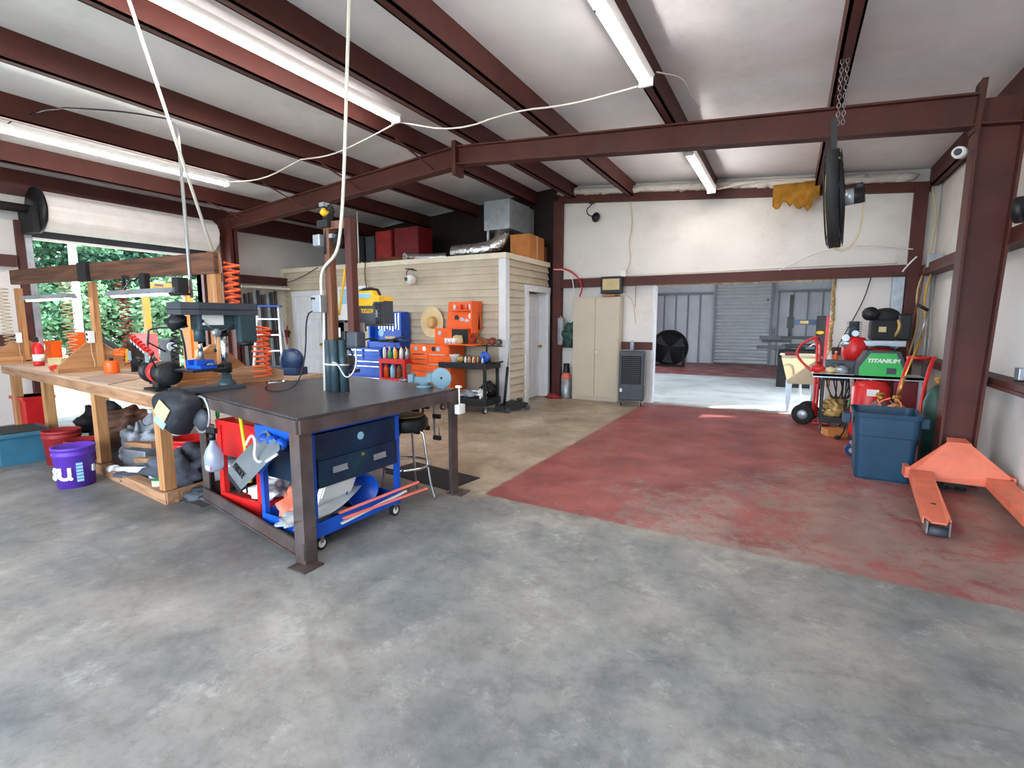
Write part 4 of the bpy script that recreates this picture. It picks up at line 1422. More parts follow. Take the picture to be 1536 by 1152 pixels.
clut = [('plastic_sack', 'plastic_bag', (-5.95, 2.62, 0), (.17, .14, .2), 'crumpled clear plastic sack right behind the purple bucket'),
        ('plastic_sack', 'plastic_bag', (-5.7, 2.75, 0), (.24, .2, .16), 'clear plastic sack behind the second bench leg'),
        ('brown_sack', 'dark_wood', (-6.8, 2.95, 0), (.3, .2, .22), 'big brown sack at the back under the bench'),
        ('brown_sack', 'dirt', (-5.25, 2.6, 0), (.22, .2, .1), 'low brown sack beside the white pipe'),
        ('brown_sack', 'black_matte', (-7.7, 3.0, 0), (.3, .2, .22), 'dark brown heap at the far back under the bench'),
        ('grey_tarp', 'cloth_grey', (-4.75, 2.42, 0), (.24, .18, .17), 'grey tarp heaped under the near end of the bench'),
        ('grey_tarp', 'cloth_grey', (-5.25, 2.35, 0), (.2, .1, .07), 'flat grey cloth behind the white pipe'),
        ('grey_tarp', 'black_matte', (-4.5, 2.8, 0), (.25, .25, .16), 'dark tarp in the shade next to the red cart'),
        ('plastic_sack', 'plastic_bag', (-4.98, 2.38, 0), (.16, .1, .08), 'small pinkish clear sack next to the white can')]
for i, (nm, m, p, sz, lb) in enumerate(clut):
    rag(nm, lb, sz, m, p, i * 3.3 + 1, 'sack' if 'sack' in nm else 'tarp', .9, R(i * 40), 'sacks and tarps under the bench')
for k, (p0, p1, w, lb) in enumerate([((-5.75, 2.45, .28), (-5.35, 2.5, .3), .09, 'topmost wood offcut under the bench'), ((-5.5, 2.4, .16), (-5.05, 2.5, .19), .08, 'wood offcut lying above the white pipe'), ((-5.55, 2.52, .1), (-5.1, 2.6, .12), .07, 'lowest wood offcut behind the white pipe')]):
    one('wood_offcut', MB().bar(p0, p1, w, .045), 'pine', lb, 'wood scrap', group='wood scraps under the bench')
one('small_crate', MB().box(-.16, .16, -.1, .1, 0, .2, .01), 'galv', 'grey metal box under the wood offcuts', 'box', (-5.6, 2.5, .04), R(10))
one('black_pipe', MB().cyl((-5.6, 2.75, .34), (-5.0, 2.5, .3), .05).cyl((-5.0, 2.5, .3), (-4.98, 2.49, .3), .056), 'black', 'black pipe lying on the clutter under the bench', 'pipe')
PV = thing('white_pipe', 'white plastic pipe with a coupling lying under the bench', 'pipe', (-5.3, 2.24, .12))
MB().cyl((-.3, 0, -.03), (.36, .0, .06), .028).build('pipe', 'white', PV)
MB().cyl((-.38, 0, -.04), (-.27, 0, -.025), .04).build('coupling', 'white', PV)
CA = thing('paint_can', 'small white can behind the near bench leg', 'can', (-4.72, 2.2, 0))
MB().lathe([(0, 0), (.05, 0), (.05, .13), (.045, .135), (0, .13)], seg=20).build('can', 'white', CA)
MB().cyl((0, 0, .13), (0, 0, .14), .047).build('lid', 'green', CA)
HG = thing('shop_vacuum', 'teal and white shop vacuum behind the left table leg', 'vacuum', (-4.35, 2.62, 0))
MB().lathe([(0, .04), (.13, .04), (.15, .2), (.15, .3), (0, .3)]).build('tank', 'galv', HG)
MB().lathe([(.155, .3), (.155, .36), (.1, .44), (0, .45)]).build('lid', 'dark_teal', HG)
one('scrap_heap', MB().ball((0, 0, .03), .14, (1.2, .8, .4), 18, .9, 4, 2), 'charcoal', 'low heap of dark scrap parts at the foot of the left table leg', 'scrap', (-4.3, 2.32, 0), kind='stuff')
# ------------------------------------------------------------ along the office wall
random.seed(21)
# blue tool cabinet
B = thing('blue_tool_cabinet', 'blue tool cabinet with drawers against the siding wall', 'tool cabinet', (-6.98, 7.12, 0))
MB().box(-.42, .42, -.22, .24, .48, 1.0, .006).box(-.42, .42, -.22, .24, .08, .16).build('cabinet_body', 'blue', B)
MB().box(-.4, .4, -.2, .22, .16, .48).build('lower_body', 'blue', B)
for k, (x0, x1, z0, z1) in enumerate([(-.4, -.02, .9, .98), (.02, .4, .86, .98), (-.4, -.02, .79, .88), (-.4, .4, .7, .77), (-.4, .4, .5, .68), (-.4, .4, .2, .46)]):
    d = MB().box(x0, x1, -.235, -.22, z0, z1, .003).build('drawer', 'blue', B)
    MB().box(x0 + .02, x1 - .02, -.25, -.235, z1 - .025, z1 - .008).build('pull', 'chrome', d)
for x in (-.36, .36):
    caster((x, -.15), .04, B)
B = thing('tool_rack_panel', 'blue open chest lid rack with shiny wrenches on the blue cabinet', 'tool rack', (-6.68, 7.2, 1.0))
MB().box(-.36, .4, .04, .16, .12, .68, .02).box(-.4, .42, -.12, .16, .0, .12, .01).box(-.4, -.36, -.08, .16, .1, .6).box(.38, .42, -.08, .16, .1, .66).build('rack', 'blue', B)
for k in range(9):
    x = -.22 + .07 * k
    MB().box(x - .012, x + .012, .02, .04, .36 - .02 * (k % 3), .64).ball((x, .03, .64), .022, (1, .5, 1), 10).build('wrench', 'chrome', B)
MB().cyl((-.18, .03, .28), (-.18, .036, .28), .07).build('round_sticker', 'sky_blue', B)
MB().box(-.08, .16, .03, .036, .17, .22).build('sticker', 'tan_box', B)
one('black_tray', MB().box(-.16, .16, -.08, .08, 0, .05, .01).box(.14, .5, -.02, .02, .03, .05), 'black', 'flat black tool case on the right end of the blue cabinet', 'tool case', (-6.42, 6.98, 1.122))
for k in range(3):
    one('silver_can', MB().lathe([(0, 0), (.03, 0), (.03, .1), (.015, .13), (0, .13)], seg=14), 'galv', '%s small silver can from the left on the blue cabinet' % ORD[k], 'can', (-7.32 + .08 * k, 7.0, 1.001), 0, 'silver cans on the blue cabinet')
# big blue vise on a stand
V = thing('stand_vise', 'big blue vise with a grey anvil behind the steel table', 'vise', (-6.5, 5.9, 0))
MB().box(-.16, .16, -.16, .16, 0, .03).cyl((0, 0, .03), (0, 0, .68), .06).build('stand', 'blue_dark', V)
MB().box(-.28, .28, -.14, .14, .66, .72, .01).box(-.2, .2, -.09, .09, .72, .77, .01).build('base', 'blue_dark', V)
MB().box(-.16, -.06, -.1, .1, .77, .98, .02).build('jaw', 'charcoal', V)
MB().box(-.08, .22, -.07, .07, .77, .95, .02).build('anvil', 'charcoal', V)

# red cart with bottles
C = thing('red_utility_cart', 'small red utility cart full of spray bottles beside the orange chest', 'cart', (-6.1, 6.85, 0))
for x in (-.27, .27):
    for y in (-.16, .2):
        MB().box(x - .02, x + .02, y - .02, y + .02, .06, .84).build('post', 'red', C)
        caster((x, y), .03, C)
MB().box(-.3, .3, -.19, .23, .76, .84, .004).build('top_tray', 'red', C)
MB().box(-.3, .3, -.19, .23, .42, .5, .004).build('middle_tray', 'red', C)
MB().box(-.3, .3, -.19, .23, .08, .16, .004).build('bottom_tray', 'red', C)
cols = [('white', 'red'), ('pink', 'white'), ('green', 'white'), ('white', 'blue'), ('yellow', 'red'), ('galv', 'black'), ('white', 'red'), ('charcoal', 'yellow'), ('galv', 'white')]
names = ['white spray bottle with a red top, leftmost on the red cart', 'pink bottle on the red cart', 'green bottle near the left of the red cart', 'white bottle with a blue cap on the red cart', 'yellow bottle in the middle of the red cart', 'silver bottle with a black cap on the red cart', 'white bottle with a red cap right of the silver one', 'charcoal bottle with a yellow cap on the red cart', 'silver bottle with a white cap, rightmost on the red cart']
for k, (m, c) in enumerate(cols):
    bottle('spray_can', names[k], .24 - .03 * (k % 3), .032, m, (-6.36 + .065 * k, 6.78 + .05 * (k % 2), .841), c, group='bottles on the red cart')
for k, (m, lb) in enumerate([('orange', 'tall orange bottle on the middle shelf of the red cart'), ('sky_blue', 'blue bottle on the middle shelf of the red cart'), ('brown', 'brown bottle on the middle shelf of the red cart')]):
    bottle('tall_bottle', lb, .28, .045, m, (-6.22 + .14 * (k - 1) * 1.1 + .06, 6.76, .501), 'black')

# orange roller chest and upper chest
B = thing('orange_tool_chest', 'orange roller tool chest with chrome drawer pulls at the siding wall', 'tool chest', (-5.42, 7.08, 0))
MB().box(-.42, .42, -.22, .24, .42, 1.1, .008).build('chest_body', 'orange', B)
MB().box(-.5, -.4, -.26, -.14, .08, .5).box(-.42, .42, -.2, .24, .4, .44).box(.38, .46, -.24, .2, .08, .9).build('side_frame', 'orange', B)
for k, (x0, x1, z0, z1) in enumerate([(-.38, -.02, .87, .95), (.0, .38, .8, .95), (-.38, -.02, .8, .86), (-.38, .38, .68, .78), (-.38, .38, .46, .66)]):
    d = MB().box(x0, x1, -.235, -.22, z0, z1, .003).build('drawer', 'orange', B)
    MB().box(x0 + .02, x1 - .02, -.252, -.235, z1 - .022, z1 - .006).build('pull', 'chrome', d)
for k, (x, m) in enumerate([(-.28, 'galv'), (-.1, 'white'), (.1, 'black'), (.2, 'sky_blue')]):
    MB().cyl((x, -.226, 1.03), (x, -.22, 1.03), .04).build('sticker', m, B)
for x in (-.36, .34):
    caster((x, -.12), .045, B)
B = thing('orange_top_chest', 'open orange top chest with stickers, right of the straw hat', 'tool chest', (-5.12, 7.18, 1.1))
MB().box(-.28, .4, -.18, .16, 0, .28, .01).build('box', 'orange', B)
MB().prism([(.06, .26), (.16, .26), (.2, .74), (.14, .74)], -.2, .46, 'X').build('lid', 'orange', B)
MB().box(-.1, .44, .0, .1, .58, .6).box(.43, .46, -.12, .12, .2, .74).build('lid_shelf', 'orange', B)
MB().box(.1, .42, -.2, -.18, .02, .27).build('dark_front', 'black_matte', B)
for k, (x, z, m, r) in enumerate([(.0, .46, 'black', .05), (.3, .49, 'white', .055), (.12, .42, 'sky_blue', .045), (.22, .4, 'galv', .05), (.1, .33, 'blue_dark', .035), (-.16, .2, 'galv', .04)]):
    y = .085 + .04 * (z - .26) * 2 if z > .28 else -.186
    MB().ball((x, y - .01 if z > .28 else y, z), r, (1, .1, 1)).build('sticker', m, B)
for k, (x, m) in enumerate([(.0, 'white'), (.14, 'red'), (.24, 'orange_dull'), (.32, 'white')]):
    one('small_can', MB().lathe([(0, 0), (.025, 0), (.025, .08), (0, .085)], seg=12), m, ['small white can, leftmost on the lid shelf of the orange chest', 'small red can on the lid shelf of the orange chest', 'small salmon can on the lid shelf of the orange chest', 'small white can, rightmost on the lid shelf'][k], 'can', (-5.12 + x, 7.22, 1.702))
one('sander_tool', MB().ball((0, 0, .06), .09, (1.2, .8, .9), 14, .3).cyl((-.1, 0, .04), (.0, 0, .04), .05), 'tan_box', 'pale power tool standing on the folding orange shelf', 'power tool', (-4.86, 6.93, 1.13))
for k in range(3):
    one('white_cup', MB().lathe([(0, 0), (.035, 0), (.04, .09), (.036, .09), (.03, .01), (0, .01)], seg=14), 'white', '%s white cup from the left on the folding orange shelf' % ORD[k], 'cup', (-5.04 + .075 * k, 6.86, 1.13), 0, 'white cups on the orange shelf')
SH = thing('folding_shelf', 'thin red-orange folding shelf on the right side of the orange chest', 'shelf', (-4.72, 6.9, 1.1))
MB().box(-.36, .3, -.14, .2, .01, .028).build('board', 'orange', SH)
MB().bar((-.24, -.1, .01), (-.3, .1, -.28), .02, .02).build('bracket', 'orange', SH)
# straw hat on the wall
HT = thing('straw_hat', 'wide-brimmed straw hat hanging on the siding wall', 'hat', (-5.72, 7.41, 1.48))
HT.rotation_euler = (R(90), 0, R(4))
MB().lathe([(.1, .02), (.2, .02), (.27, .05), (.285, .075), (.275, .07), (.2, .035), (.1, .03)], sx=.86, sy=1, seg=40).build('brim', 'straw', HT)
MB().lathe([(.115, .025), (.11, .1), (.095, .15), (.06, .155), (.02, .13), (0, .128)], sx=.8, sy=1, seg=32).build('crown', 'straw_dark', HT)

# black utility cart
C = thing('black_utility_cart', 'black utility cart loaded with tools by the office corner', 'cart', (-4.68, 7.0, 0))
C.scale = (1.12, 1, 1)
for x in (-.38, .38):
    for y in (-.2, .2):
        MB().box(x - .02, x + .02, y - .02, y + .02, .13, .8).build('post', 'black', C)
        caster((x, y), .055, C)
MB().box(-.42, .42, -.24, .24, .73, .82, .006).build('top_tray', 'black', C)
MB().box(-.42, .42, -.24, .24, .13, .24, .006).build('bottom_tray', 'black', C)
MB().cyl((.42, -.1, .83), (.46, -.1, .83), .02).cyl((.46, -.22, .83), (.46, .22, .83), .015).build('push_handle', 'black', C)
BX = -4.66
rolls = [(-.06, 'red_dull', .075, 'red and grey roll, largest of the row of rolls above the black cart'), (.12, 'brown', .065, 'brown roll, second in the row of rolls above the black cart'), (.24, 'brown', .05, 'small brown roll, third in the row above the black cart'), (.36, 'dark_red', .062, 'dark red roll, fourth in the row above the black cart'), (.48, 'charcoal', .05, 'charcoal roll at the right end of the row above the black cart')]
RK = thing('roll_rack', 'thin black rack holding tape rolls over the black cart', 'rack', (BX + .2, 7.2, .82))
MB().box(-.01, .01, -.01, .01, 0, .26).box(-.32, .3, -.01, .01, .26, .28).build('stand', 'black', RK)
for x, m, r, lb in rolls:
    o = thing('tape_roll', lb, 'roll', (BX + x, 7.13, 1.1 + r + .01), 0, 'rolls over the black cart')
    MB().lathe([(r * .4, -.04), (r, -.04), (r, .04), (r * .4, .04), (r * .4, -.04)], (0, 0, 0), (.3, -1, 0)).build('roll', m, o)
    MB().lathe([(r * .28, -.042), (r * .4, -.042), (r * .4, .042), (r * .28, .042), (r * .28, -.042)], (0, 0, 0), (.3, -1, 0)).build('core', 'cardboard', o)
one('blue_disc', MB().lathe([(.02, 0), (.085, 0), (.09, .012), (.085, .024), (.02, .024)], (0, 0, .09), (.2, -1, 0), 32), 'blue', 'bright blue disc at the right end of the black cart', 'disc', (BX + .32, 6.95, .83))
bucket('white_pail', 'white pail on the left end of the black cart', .085, .13, 'white', (BX - .27, 6.93, .82), 0)
one('yellow_spool', MB().lathe([(0, -.04), (.055, -.04), (.055, .04), (0, .04)], (0, 0, .056), (.2, -1, 0)), 'gold_metal', 'yellow-brown spool next to the white pail', 'spool', (BX - .12, 6.9, .82))
rr = ['white', 'tan_box', 'cardboard', 'white', 'cardboard', 'tan_box', 'brown', 'white']
for k in range(8):
    one('small_bottle', MB().lathe([(0, 0), (.022, 0), (.022, .06), (.012, .08), (.012, .1), (0, .1)], seg=10), rr[k], '%s small jar from the left in the front row on the black cart' % ORD[k], 'jar', (BX - .03 + .045 * k, 6.9 + .03 * (k % 2), .82), 0, 'small jars on the black cart')
for k in range(6):
    one('small_tool', MB().ball((0, 0, .045), .045, (1.2, .8, 1), 10, .5, 3, k), ['charcoal', 'blue_dark', 'red_dull', 'dark_green', 'black', 'brown'][k], '%s tool at the back of the black cart' % ['charcoal', 'dark blue', 'dull red', 'dark green', 'black', 'brown'][k], 'tool', (BX - .18 + .1 * k, 7.08, .82), k, 'tools at the back of the black cart')
one('yellow_case', MB().box(-.09, .09, -.05, .05, 0, .1, .015), 'yellow', 'yellow case on the lower shelf of the black cart', 'case', (BX - .28, 6.98, .24), R(15))
rag('grey_towel', 'blue-grey rags on the lower shelf of the black cart', (.2, .12, .05), 'galv', (BX, 6.98, .24), 4, 'rag')
rag('white_towel', 'white rag at the right of the lower shelf of the black cart', (.07, .06, .07), 'white', (BX + .28, 6.92, .24), 9, 'rag')
for k in range(3):
    one('file_tool', MB().bar((-.2, 0, 0), (.2, .03 * k, .01), .014, .014), ['galv', 'brown', 'gold_metal'][k], ['silver long bar across the lower shelf of the black cart', 'brown long bar across the lower shelf of the black cart', 'brass long bar across the lower shelf of the black cart'][k], 'tool', (BX + .05, 7.1 + .05 * k, .3))
rag('black_bag', 'black bag at the back of the lower shelf of the black cart', (.14, .1, .12), 'black_matte', (BX + .26, 7.14, .24), 14, 'bag', .5)
FJ = thing('floor_jack', 'black floor jack with a long upright handle beside the black cart', 'floor jack', (-4.02, 7.32, 0), R(72))
MB().prism([(-.28, .04), (.26, .04), (.26, .12), (.05, .17), (-.28, .11)], -.1, .1, 'Y').build('body', 'black', FJ)
for x in (-.24, .22):
    for y in (-.13, .13):
        MB().cyl((x, y - .02, .045), (x, y + .02, .045), .045, seg=16).build('wheel', 'charcoal', FJ)
MB().cyl((.16, 0, .14), (.16, 0, .19), .05).build('saddle', 'black', FJ)
MB().cyl((-.2, 0, .12), (-.12, 0, .75), .024, seg=12).build('grip_sleeve', 'black', FJ)
MB().cyl((-.12, 0, .75), (-.05, 0, 1.28), .014, seg=10).build('handle', 'galv', FJ)

# dome camera and cables on the siding
CM = thing('dome_camera', 'white ball security camera hanging on the siding wall', 'camera', (-6.1, 7.24, 2.32))
MB().cyl((-.03, .0, .12), (-.03, .0, .13), .08).box(-.05, -.01, 0, .2, .11, .125).tube([(-.03, 0, .12), (-.1, 0, .08), (-.1, .0, .0), (-.04, 0, -.04)], .008, 8, 2).build('bracket', 'black', CM)
MB().ball((0, 0, -.06), .1).build('ball', 'white', CM)
MB().cyl((-.03, -.08, -.06), (-.035, -.105, -.06), .035).build('lens', 'black', CM)
one('wall_cable', MB().tube([(-7.35, 7.38, 2.66), (-7.38, 7.37, 2.4), (-7.32, 7.37, 2.1), (-7.34, 7.37, 1.72)], .01, 6, 2), 'brown', 'brown twisted cable hanging down the siding by the window', 'cable')
PW = thing('wall_poster', 'pale blue notice board on the siding behind the black and yellow unit', 'board', (-7.75, 7.41, 1.35))
MB().box(-.42, .42, -.01, .01, -.0, .85).build('board', 'white', PW)
MB().box(-.36, .36, -.014, -.01, .5, .8).build('printed_area', 'sky_blue', PW)
one('corner_cable', MB().tube([(-9.8, 7.3, 2.3), (-9.3, 7.36, 2.4), (-8.7, 7.38, 2.62)], .008, 6, 2), 'cable_black', 'cable running up to the cap board over the white door', 'cable')
# metal strips stacked on the left wall, ladder, broom
for k in range(9):
    y = 6.35 + .1 * k
    z1 = 2.15 - .03 * ((k * 7) % 4)
    one('metal_strip', MB().bar((-9.7, y, 0), (-9.84, y + .02, z1), .06, .03, (1, 0, 0)), ['galv', 'charcoal', 'raw_steel'][k % 3], '%s metal strip from the column in the row leaning on the left wall' % ORD[k], 'metal strip', group='metal strips leaning on the left wall')
one('strip_rail', MB().box(-9.86, -9.5, 6.2, 7.3, 2.17, 2.21), 'cream', 'pale bar across the top of the leaning metal strips', 'bar')
LD = thing('step_ladder', 'aluminium step ladder standing open by the blue chop saw', 'ladder', (-7.75, 5.5, 0), R(38))
for s in (-1, 1):
    MB().bar((s * .28, -.3, 0), (s * .16, .02, 1.75), .03, .07, (0, 1, 0)).build('front_rail', 'alu', LD)
    MB().bar((s * .26, .42, 0), (s * .16, .06, 1.72), .025, .045, (0, 1, 0)).build('rear_rail', 'alu', LD)
for k in range(6):
    t_ = (k + .8) / 6.6
    w_ = .28 - .12 * t_
    MB().box(-w_, w_, -.3 + .32 * t_ - .04, -.3 + .32 * t_ + .04, 1.75 * t_ - .012, 1.75 * t_ + .012).build('step', 'alu', LD)
MB().box(-.2, .2, -.06, .12, 1.74, 1.77, .005).build('top_cap', 'blue', LD)
BR = thing('push_broom', 'red broom with a pale handle leaning by the siding corner', 'broom', (-9.35, 7.15, 0))
MB().cyl((0, 0, .28), (-.15, .15, 1.3), .012, seg=10).build('handle', 'tan_box', BR)
MB().box(-.14, .14, -.04, .04, .24, .3, .01).prism([(-.14, .24), (.14, .24), (.18, 0), (-.18, 0)], -.04, .04, 'Y').build('brush', 'orange_dull', BR)
one('red_shovel', MB().cyl((-9.55, 7.1, 0.3), (-9.6, 7.25, 1.4), .014).prism([(-9.66, 0), (-9.44, 0), (-9.46, .3), (-9.64, .3)], 7.08, 7.1, 'Y'), 'red_dull', 'dull red shovel left of the broom', 'shovel')

# ------------------------------------------------------------ on top of the office
Z0 = OZ + .095
DB = thing('duct_box', 'square galvanised duct plenum on top of the office', 'duct', (-4.82, 8.45, Z0 + .03))
MB().box(-.27, .27, -.3, .5, .5, 1.02, .004).build('plenum', 'galv', DB)
MB().box(-.1, .27, .5, 1.2 - .5, .45, 1.0).build('trunk', 'galv', DB)
MB().tube([(.0, -.12, .52), (.06, -.2, .34), (-.04, -.3, .18), (-.3, -.4, .13), (-.65, -.45, .12), (-.85, -.45, .11)], .145, 18, 2).build('flex_duct', 'foil', DB)
MB().box(-.24, -.2, -.25, -.21, 0, .5).build('leg', 'galv', DB)
MB().box(.2, .24, .4, .44, 0, .5).build('leg', 'galv', DB)
one('foil_duct', MB().tube([(-5.9, 8.1, Z0 + .09), (-6.2, 8.0, Z0 + .08), (-6.45, 7.7, Z0 + .07), (-6.5, 7.55, Z0 + .06)], .09, 14, 2), 'foil', 'second foil duct trailing off left over the office wall', 'duct')
CB = thing('cardboard_box', 'brown cardboard box on the office corner under the duct', 'box', (-4.46, 8.42, Z0), R(4))
MB().box(-.12, .27, -.2, .5, 0, .42).build('carton', 'cardboard', CB)
MB().box(-.122, .272, .12, .17, .0, .422).build('tape', 'tan_box', CB)
one('flat_carton', MB().box(-.14, .16, -.4, .25, 0, .3), 'brown', 'second brown carton further along the office end wall', 'box', (-4.45, 8.98, Z0))
for k, (x, w, h, m, lb) in enumerate([(-8.05, .3, .62, 'black_matte', 'stack of black cases on the office roof, left of the red lockers'), (-7.72, .24, .6, 'charcoal', 'charcoal case stack beside the red lockers'), (-7.35, .42, .68, 'red_dull', 'bright red locker on the office roof'), (-6.75, .6, .7, 'dark_red', 'wide dark red locker on the office roof')]):
    t = thing('storage_case', lb, 'case', (x, 8.1, Z0), 0, 'cases on the office roof')
    MB().box(-w / 2, w / 2, -.2, .25, 0, h, .01).build('case', m, t)
    for j in range(3):
        MB().box(-w / 2 + .01, w / 2 - .01, -.212, -.2, .04 + j * h / 3, h / 3 * (j + 1) - .02).build('front_panel', m, t)
    MB().box(w / 2 - .08, w / 2 - .03, -.22, -.212, .04, .09).build('label_patch', 'white', t)
one('cane_pipe', MB().tube([(-7.75, 7.6, Z0), (-7.75, 7.6, Z0 + .98), (-7.8, 7.65, Z0 + 1.06), (-7.95, 7.8, Z0 + 1.02)], .015, 8, 1), 'cable_white', 'white bent pipe standing on the office cap board', 'pipe')
one('loose_tarp', MB().ball((0, 0, .03), .3, (1.4, .6, .25), 16, .6, 3, 7), 'brown', 'brown flattened sacking by the roof edge', 'sacking', (-7.0, 7.7, Z0))

# ------------------------------------------------------------ back wall things
CBT = thing('steel_cabinet', 'tall beige two-door steel cabinet against the back wall', 'cabinet', (-3.19, 9.02, 0))
MB().box(-.45, .45, .0, .24, .0, 1.95, .006).build('body', 'beige', CBT)
for s in (0, 1):
    x0, x1 = (-.44, -.003) if s == 0 else (.003, .44)
    d = MB().box(x0, x1, -.02, .0, .08, 1.93, .004).build('door', 'beige', CBT)
    if s:
        MB().cyl((.04, -.03, .93), (.04, -.02, .93), .02).bar((.04, -.035, .93), (.07, -.035, .95), .012, .01).build('handle', 'chrome', d)
    MB().box((x0 + x1) / 2 - .14, (x0 + x1) / 2 + .14, -.024, -.02, .3, .31).build('vent_slit', 'tan_box', d)
FL = thing('work_floodlight', 'black floodlight on top of the beige cabinet', 'lamp', (-2.92, 9.1, 1.955))
MB().box(-.2, .2, -.04, .06, .05, .36, .015).box(-.14, .14, -.1, .1, 0, .02).build('housing', 'black', FL)
MB().box(-.16, .16, -.046, -.04, .12, .32, .004).build('lens', 'tan_box', FL)
MB().tube([(.16, 0, .04), (.3, .0, .02), (.42, -.02, -.1), (.47, -.01, -.5)], .008, 6, 2).build('cord', 'cable_tan', FL)
one('wood_block', MB().box(-.1, .1, -.14, -.105, 0, .03), 'cardboard', 'thin orange-brown block in front of the floodlight on the cabinet', 'block', (-2.92, 9.1, 1.955))
EC = thing('evaporative_cooler', 'dark grey portable air cooler on casters right of the beige cabinet', 'air cooler', (-2.42, 8.85, 0), R(12))
MB().box(-.22, .22, -.18, .2, .1, .97, .03).build('housing', 'charcoal', EC)
MB().box(-.18, .16, -.19, -.178, .4, .9, .004).build('front_recess', 'black_matte', EC)
mb = MB()
for k in range(14):
    mb.box(-.16, .14, -.2, -.186, .42 + k * .034, .43 + k * .034)
mb.build('louvre', 'charcoal', EC)
mb = MB()
for k in range(11):
    mb.box(.22, .228, -.1, .14, .42 + k * .038, .44 + k * .038)
mb.build('side_louvre', 'black', EC)
MB().box(.218, .224, -.13, .17, .38, .86).build('side_grille_frame', 'galv', EC)
MB().box(-.2, -.16, -.19, -.18, .26, .32).build('sticker', 'white', EC)
for x in (-.17, .17):
    for y in (-.13, .15):
        caster((x, y), .04, EC)
bottle('water_bottle', 'clear water bottle standing on the dark air cooler', .22, .035, 'clear', (-2.46, 8.92, .972), 'white')
GC = thing('gas_cylinder', 'grey gas cylinder with an orange shoulder left of the beige cabinet', 'gas cylinder', (-3.79, 9.08, 0))
MB().lathe([(0, 0), (.09, 0), (.1, .02), (.1, .38), (0, .38)]).build('tank', 'galv', GC)
MB().lathe([(.1, .38), (.095, .44), (.06, .5), (.03, .52), (0, .52)]).build('shoulder', 'orange_dull', GC)
MB().lathe([(.07, .5), (.055, .62), (.06, .68), (.05, .68), (.045, .6), (.05, .5)]).build('collar', 'black', GC)
PT = thing('paper_towel_roll', 'white roll of plastic film hung on the left post of the back wall', 'roll', (-3.92, 9.08, 1.05))
MB().cyl((0, 0, 0), (0, 0, .52), .06).build('roll', 'plastic_bag', PT)
MB().cyl((0, 0, -.02), (0, 0, .56), .02).build('core', 'cardboard', PT)
rag('net_bag', 'green-grey net bag hanging beside the plastic film roll', (.12, .08, .2), 'dark_green', (-3.74, 9.1, 1.0), 4, 'bag', .9)
one('red_tool_pile', MB().ball((0, 0, .03), .1, (1.6, .8, .6), 12, .9, 4, 5), 'red_dull', 'small red tool on the floor by the left post', 'tool', (-3.98, 8.9, 0))
# hanging black lamp
HL = thing('hanging_work_lamp', 'small black lamp with a curled cord at the top left of the back wall', 'lamp', (-3.32, 9.17, 3.44))
MB().lathe([(.012, 0), (.04, .02), (.09, .1), (.085, .1), (.03, .02), (0, .01)], (-.02, 0, -.0), (.8, -.5, -.3)).build('shade', 'black', HL)
MB().tube([(-.02, 0, 0), (-.12, 0, .04), (-.15, 0, .14), (-.06, 0, .2), (-.04, 0, .24)], .01, 8, 2).build('arm', 'black', HL)
MB().cyl((-.04, 0, .24), (-.04, 0, .255), .06).build('mount', 'black', HL)
MB().tube([(-.04, 0, .25), (.04, 0, .36), (-.0, 0, .42), (-.08, .0, .4), (-.02, 0, .3)], .008, 6, 2).build('cord_coil', 'brown', HL)
# wires on the back wall
for nm, pts, r, m, lb in [
        ('wall_wire', [(-2.66, 9.25, 3.66), (-2.6, 9.25, 3.2), (-2.68, 9.25, 2.9), (-2.6, 9.25, 2.6), (-2.72, 9.22, 2.36)], .008, 'cable_tan', 'thin wire hanging down the middle of the white back wall'),
        ('red_hose', [(-4.1, 9.1, 2.52), (-3.8, 9.12, 2.5), (-3.55, 9.13, 2.3), (-3.5, 9.12, 2.1), (-3.56, 9.13, 1.97)], .016, 'cable_red', 'red hose arching off the left post of the back wall'),
        ('white_hose', [(-4.1, 9.1, 2.5), (-3.85, 9.1, 2.49), (-3.66, 9.12, 2.3), (-3.68, 9.12, 1.2)], .01, 'cable_white', 'white line beside the red hose'),
        ('girt_cable', [(-3.65, 9.13, 2.33), (-2.7, 9.12, 2.335), (-1.8, 9.12, 2.33), (-.6, 9.12, 2.34), (.3, 9.12, 2.35), (1.3, 9.12, 2.34)], .012, 'cable_white', 'white cable lying along the girt over the opening'),
        ('dangling_wire', [(1.02, 9.25, 2.15), (.95, 9.2, 1.8), (.7, 9.2, 1.2), (.62, 9.2, .95)], .007, 'cable_black', 'dark wire slanting down the wall right of the opening'),
        ('short_wire', [(-2.5, 9.22, 2.2), (-2.5, 9.2, 1.75)], .006, 'brown', 'short brown wire below the girt by the opening'),
        ('drooping_cable', [(-.2, 9.1, 2.3), (.3, 9.0, 2.55), (.9, 9.0, 2.62), (1.45, 9.0, 2.5)], .01, 'cable_white', 'pale cable drooping toward the right corner post')]:
    one(nm, MB().tube(pts, r, 6, 2), m, lb, 'cable')
one('cable_clamp_box', MB().box(-.05, .05, -.03, .03, -.05, .05, .006), 'white', 'small white junction block on the girt over the opening', 'junction box', (-2.72, 9.14, 2.36))
FM = MB()
random.seed(31)
b_ = FM.b
nx, nz_ = 14, 8
g = [[b_.verts.new((-.3 + .62 * i / (nx - 1), .05 * noise.noise(Vector((i * .7, j * .7, 1))) - .04, .18 - (.34 + .26 * noise.noise(Vector((i * .45, 3.1, 0)))) * j / (nz_ - 1))) for j in range(nz_)] for i in range(nx)]
for i in range(nx - 1):
    for j in range(nz_ - 1):
        b_.faces.new((g[i][j], g[i + 1][j], g[i + 1][j + 1], g[i][j + 1])).smooth = True
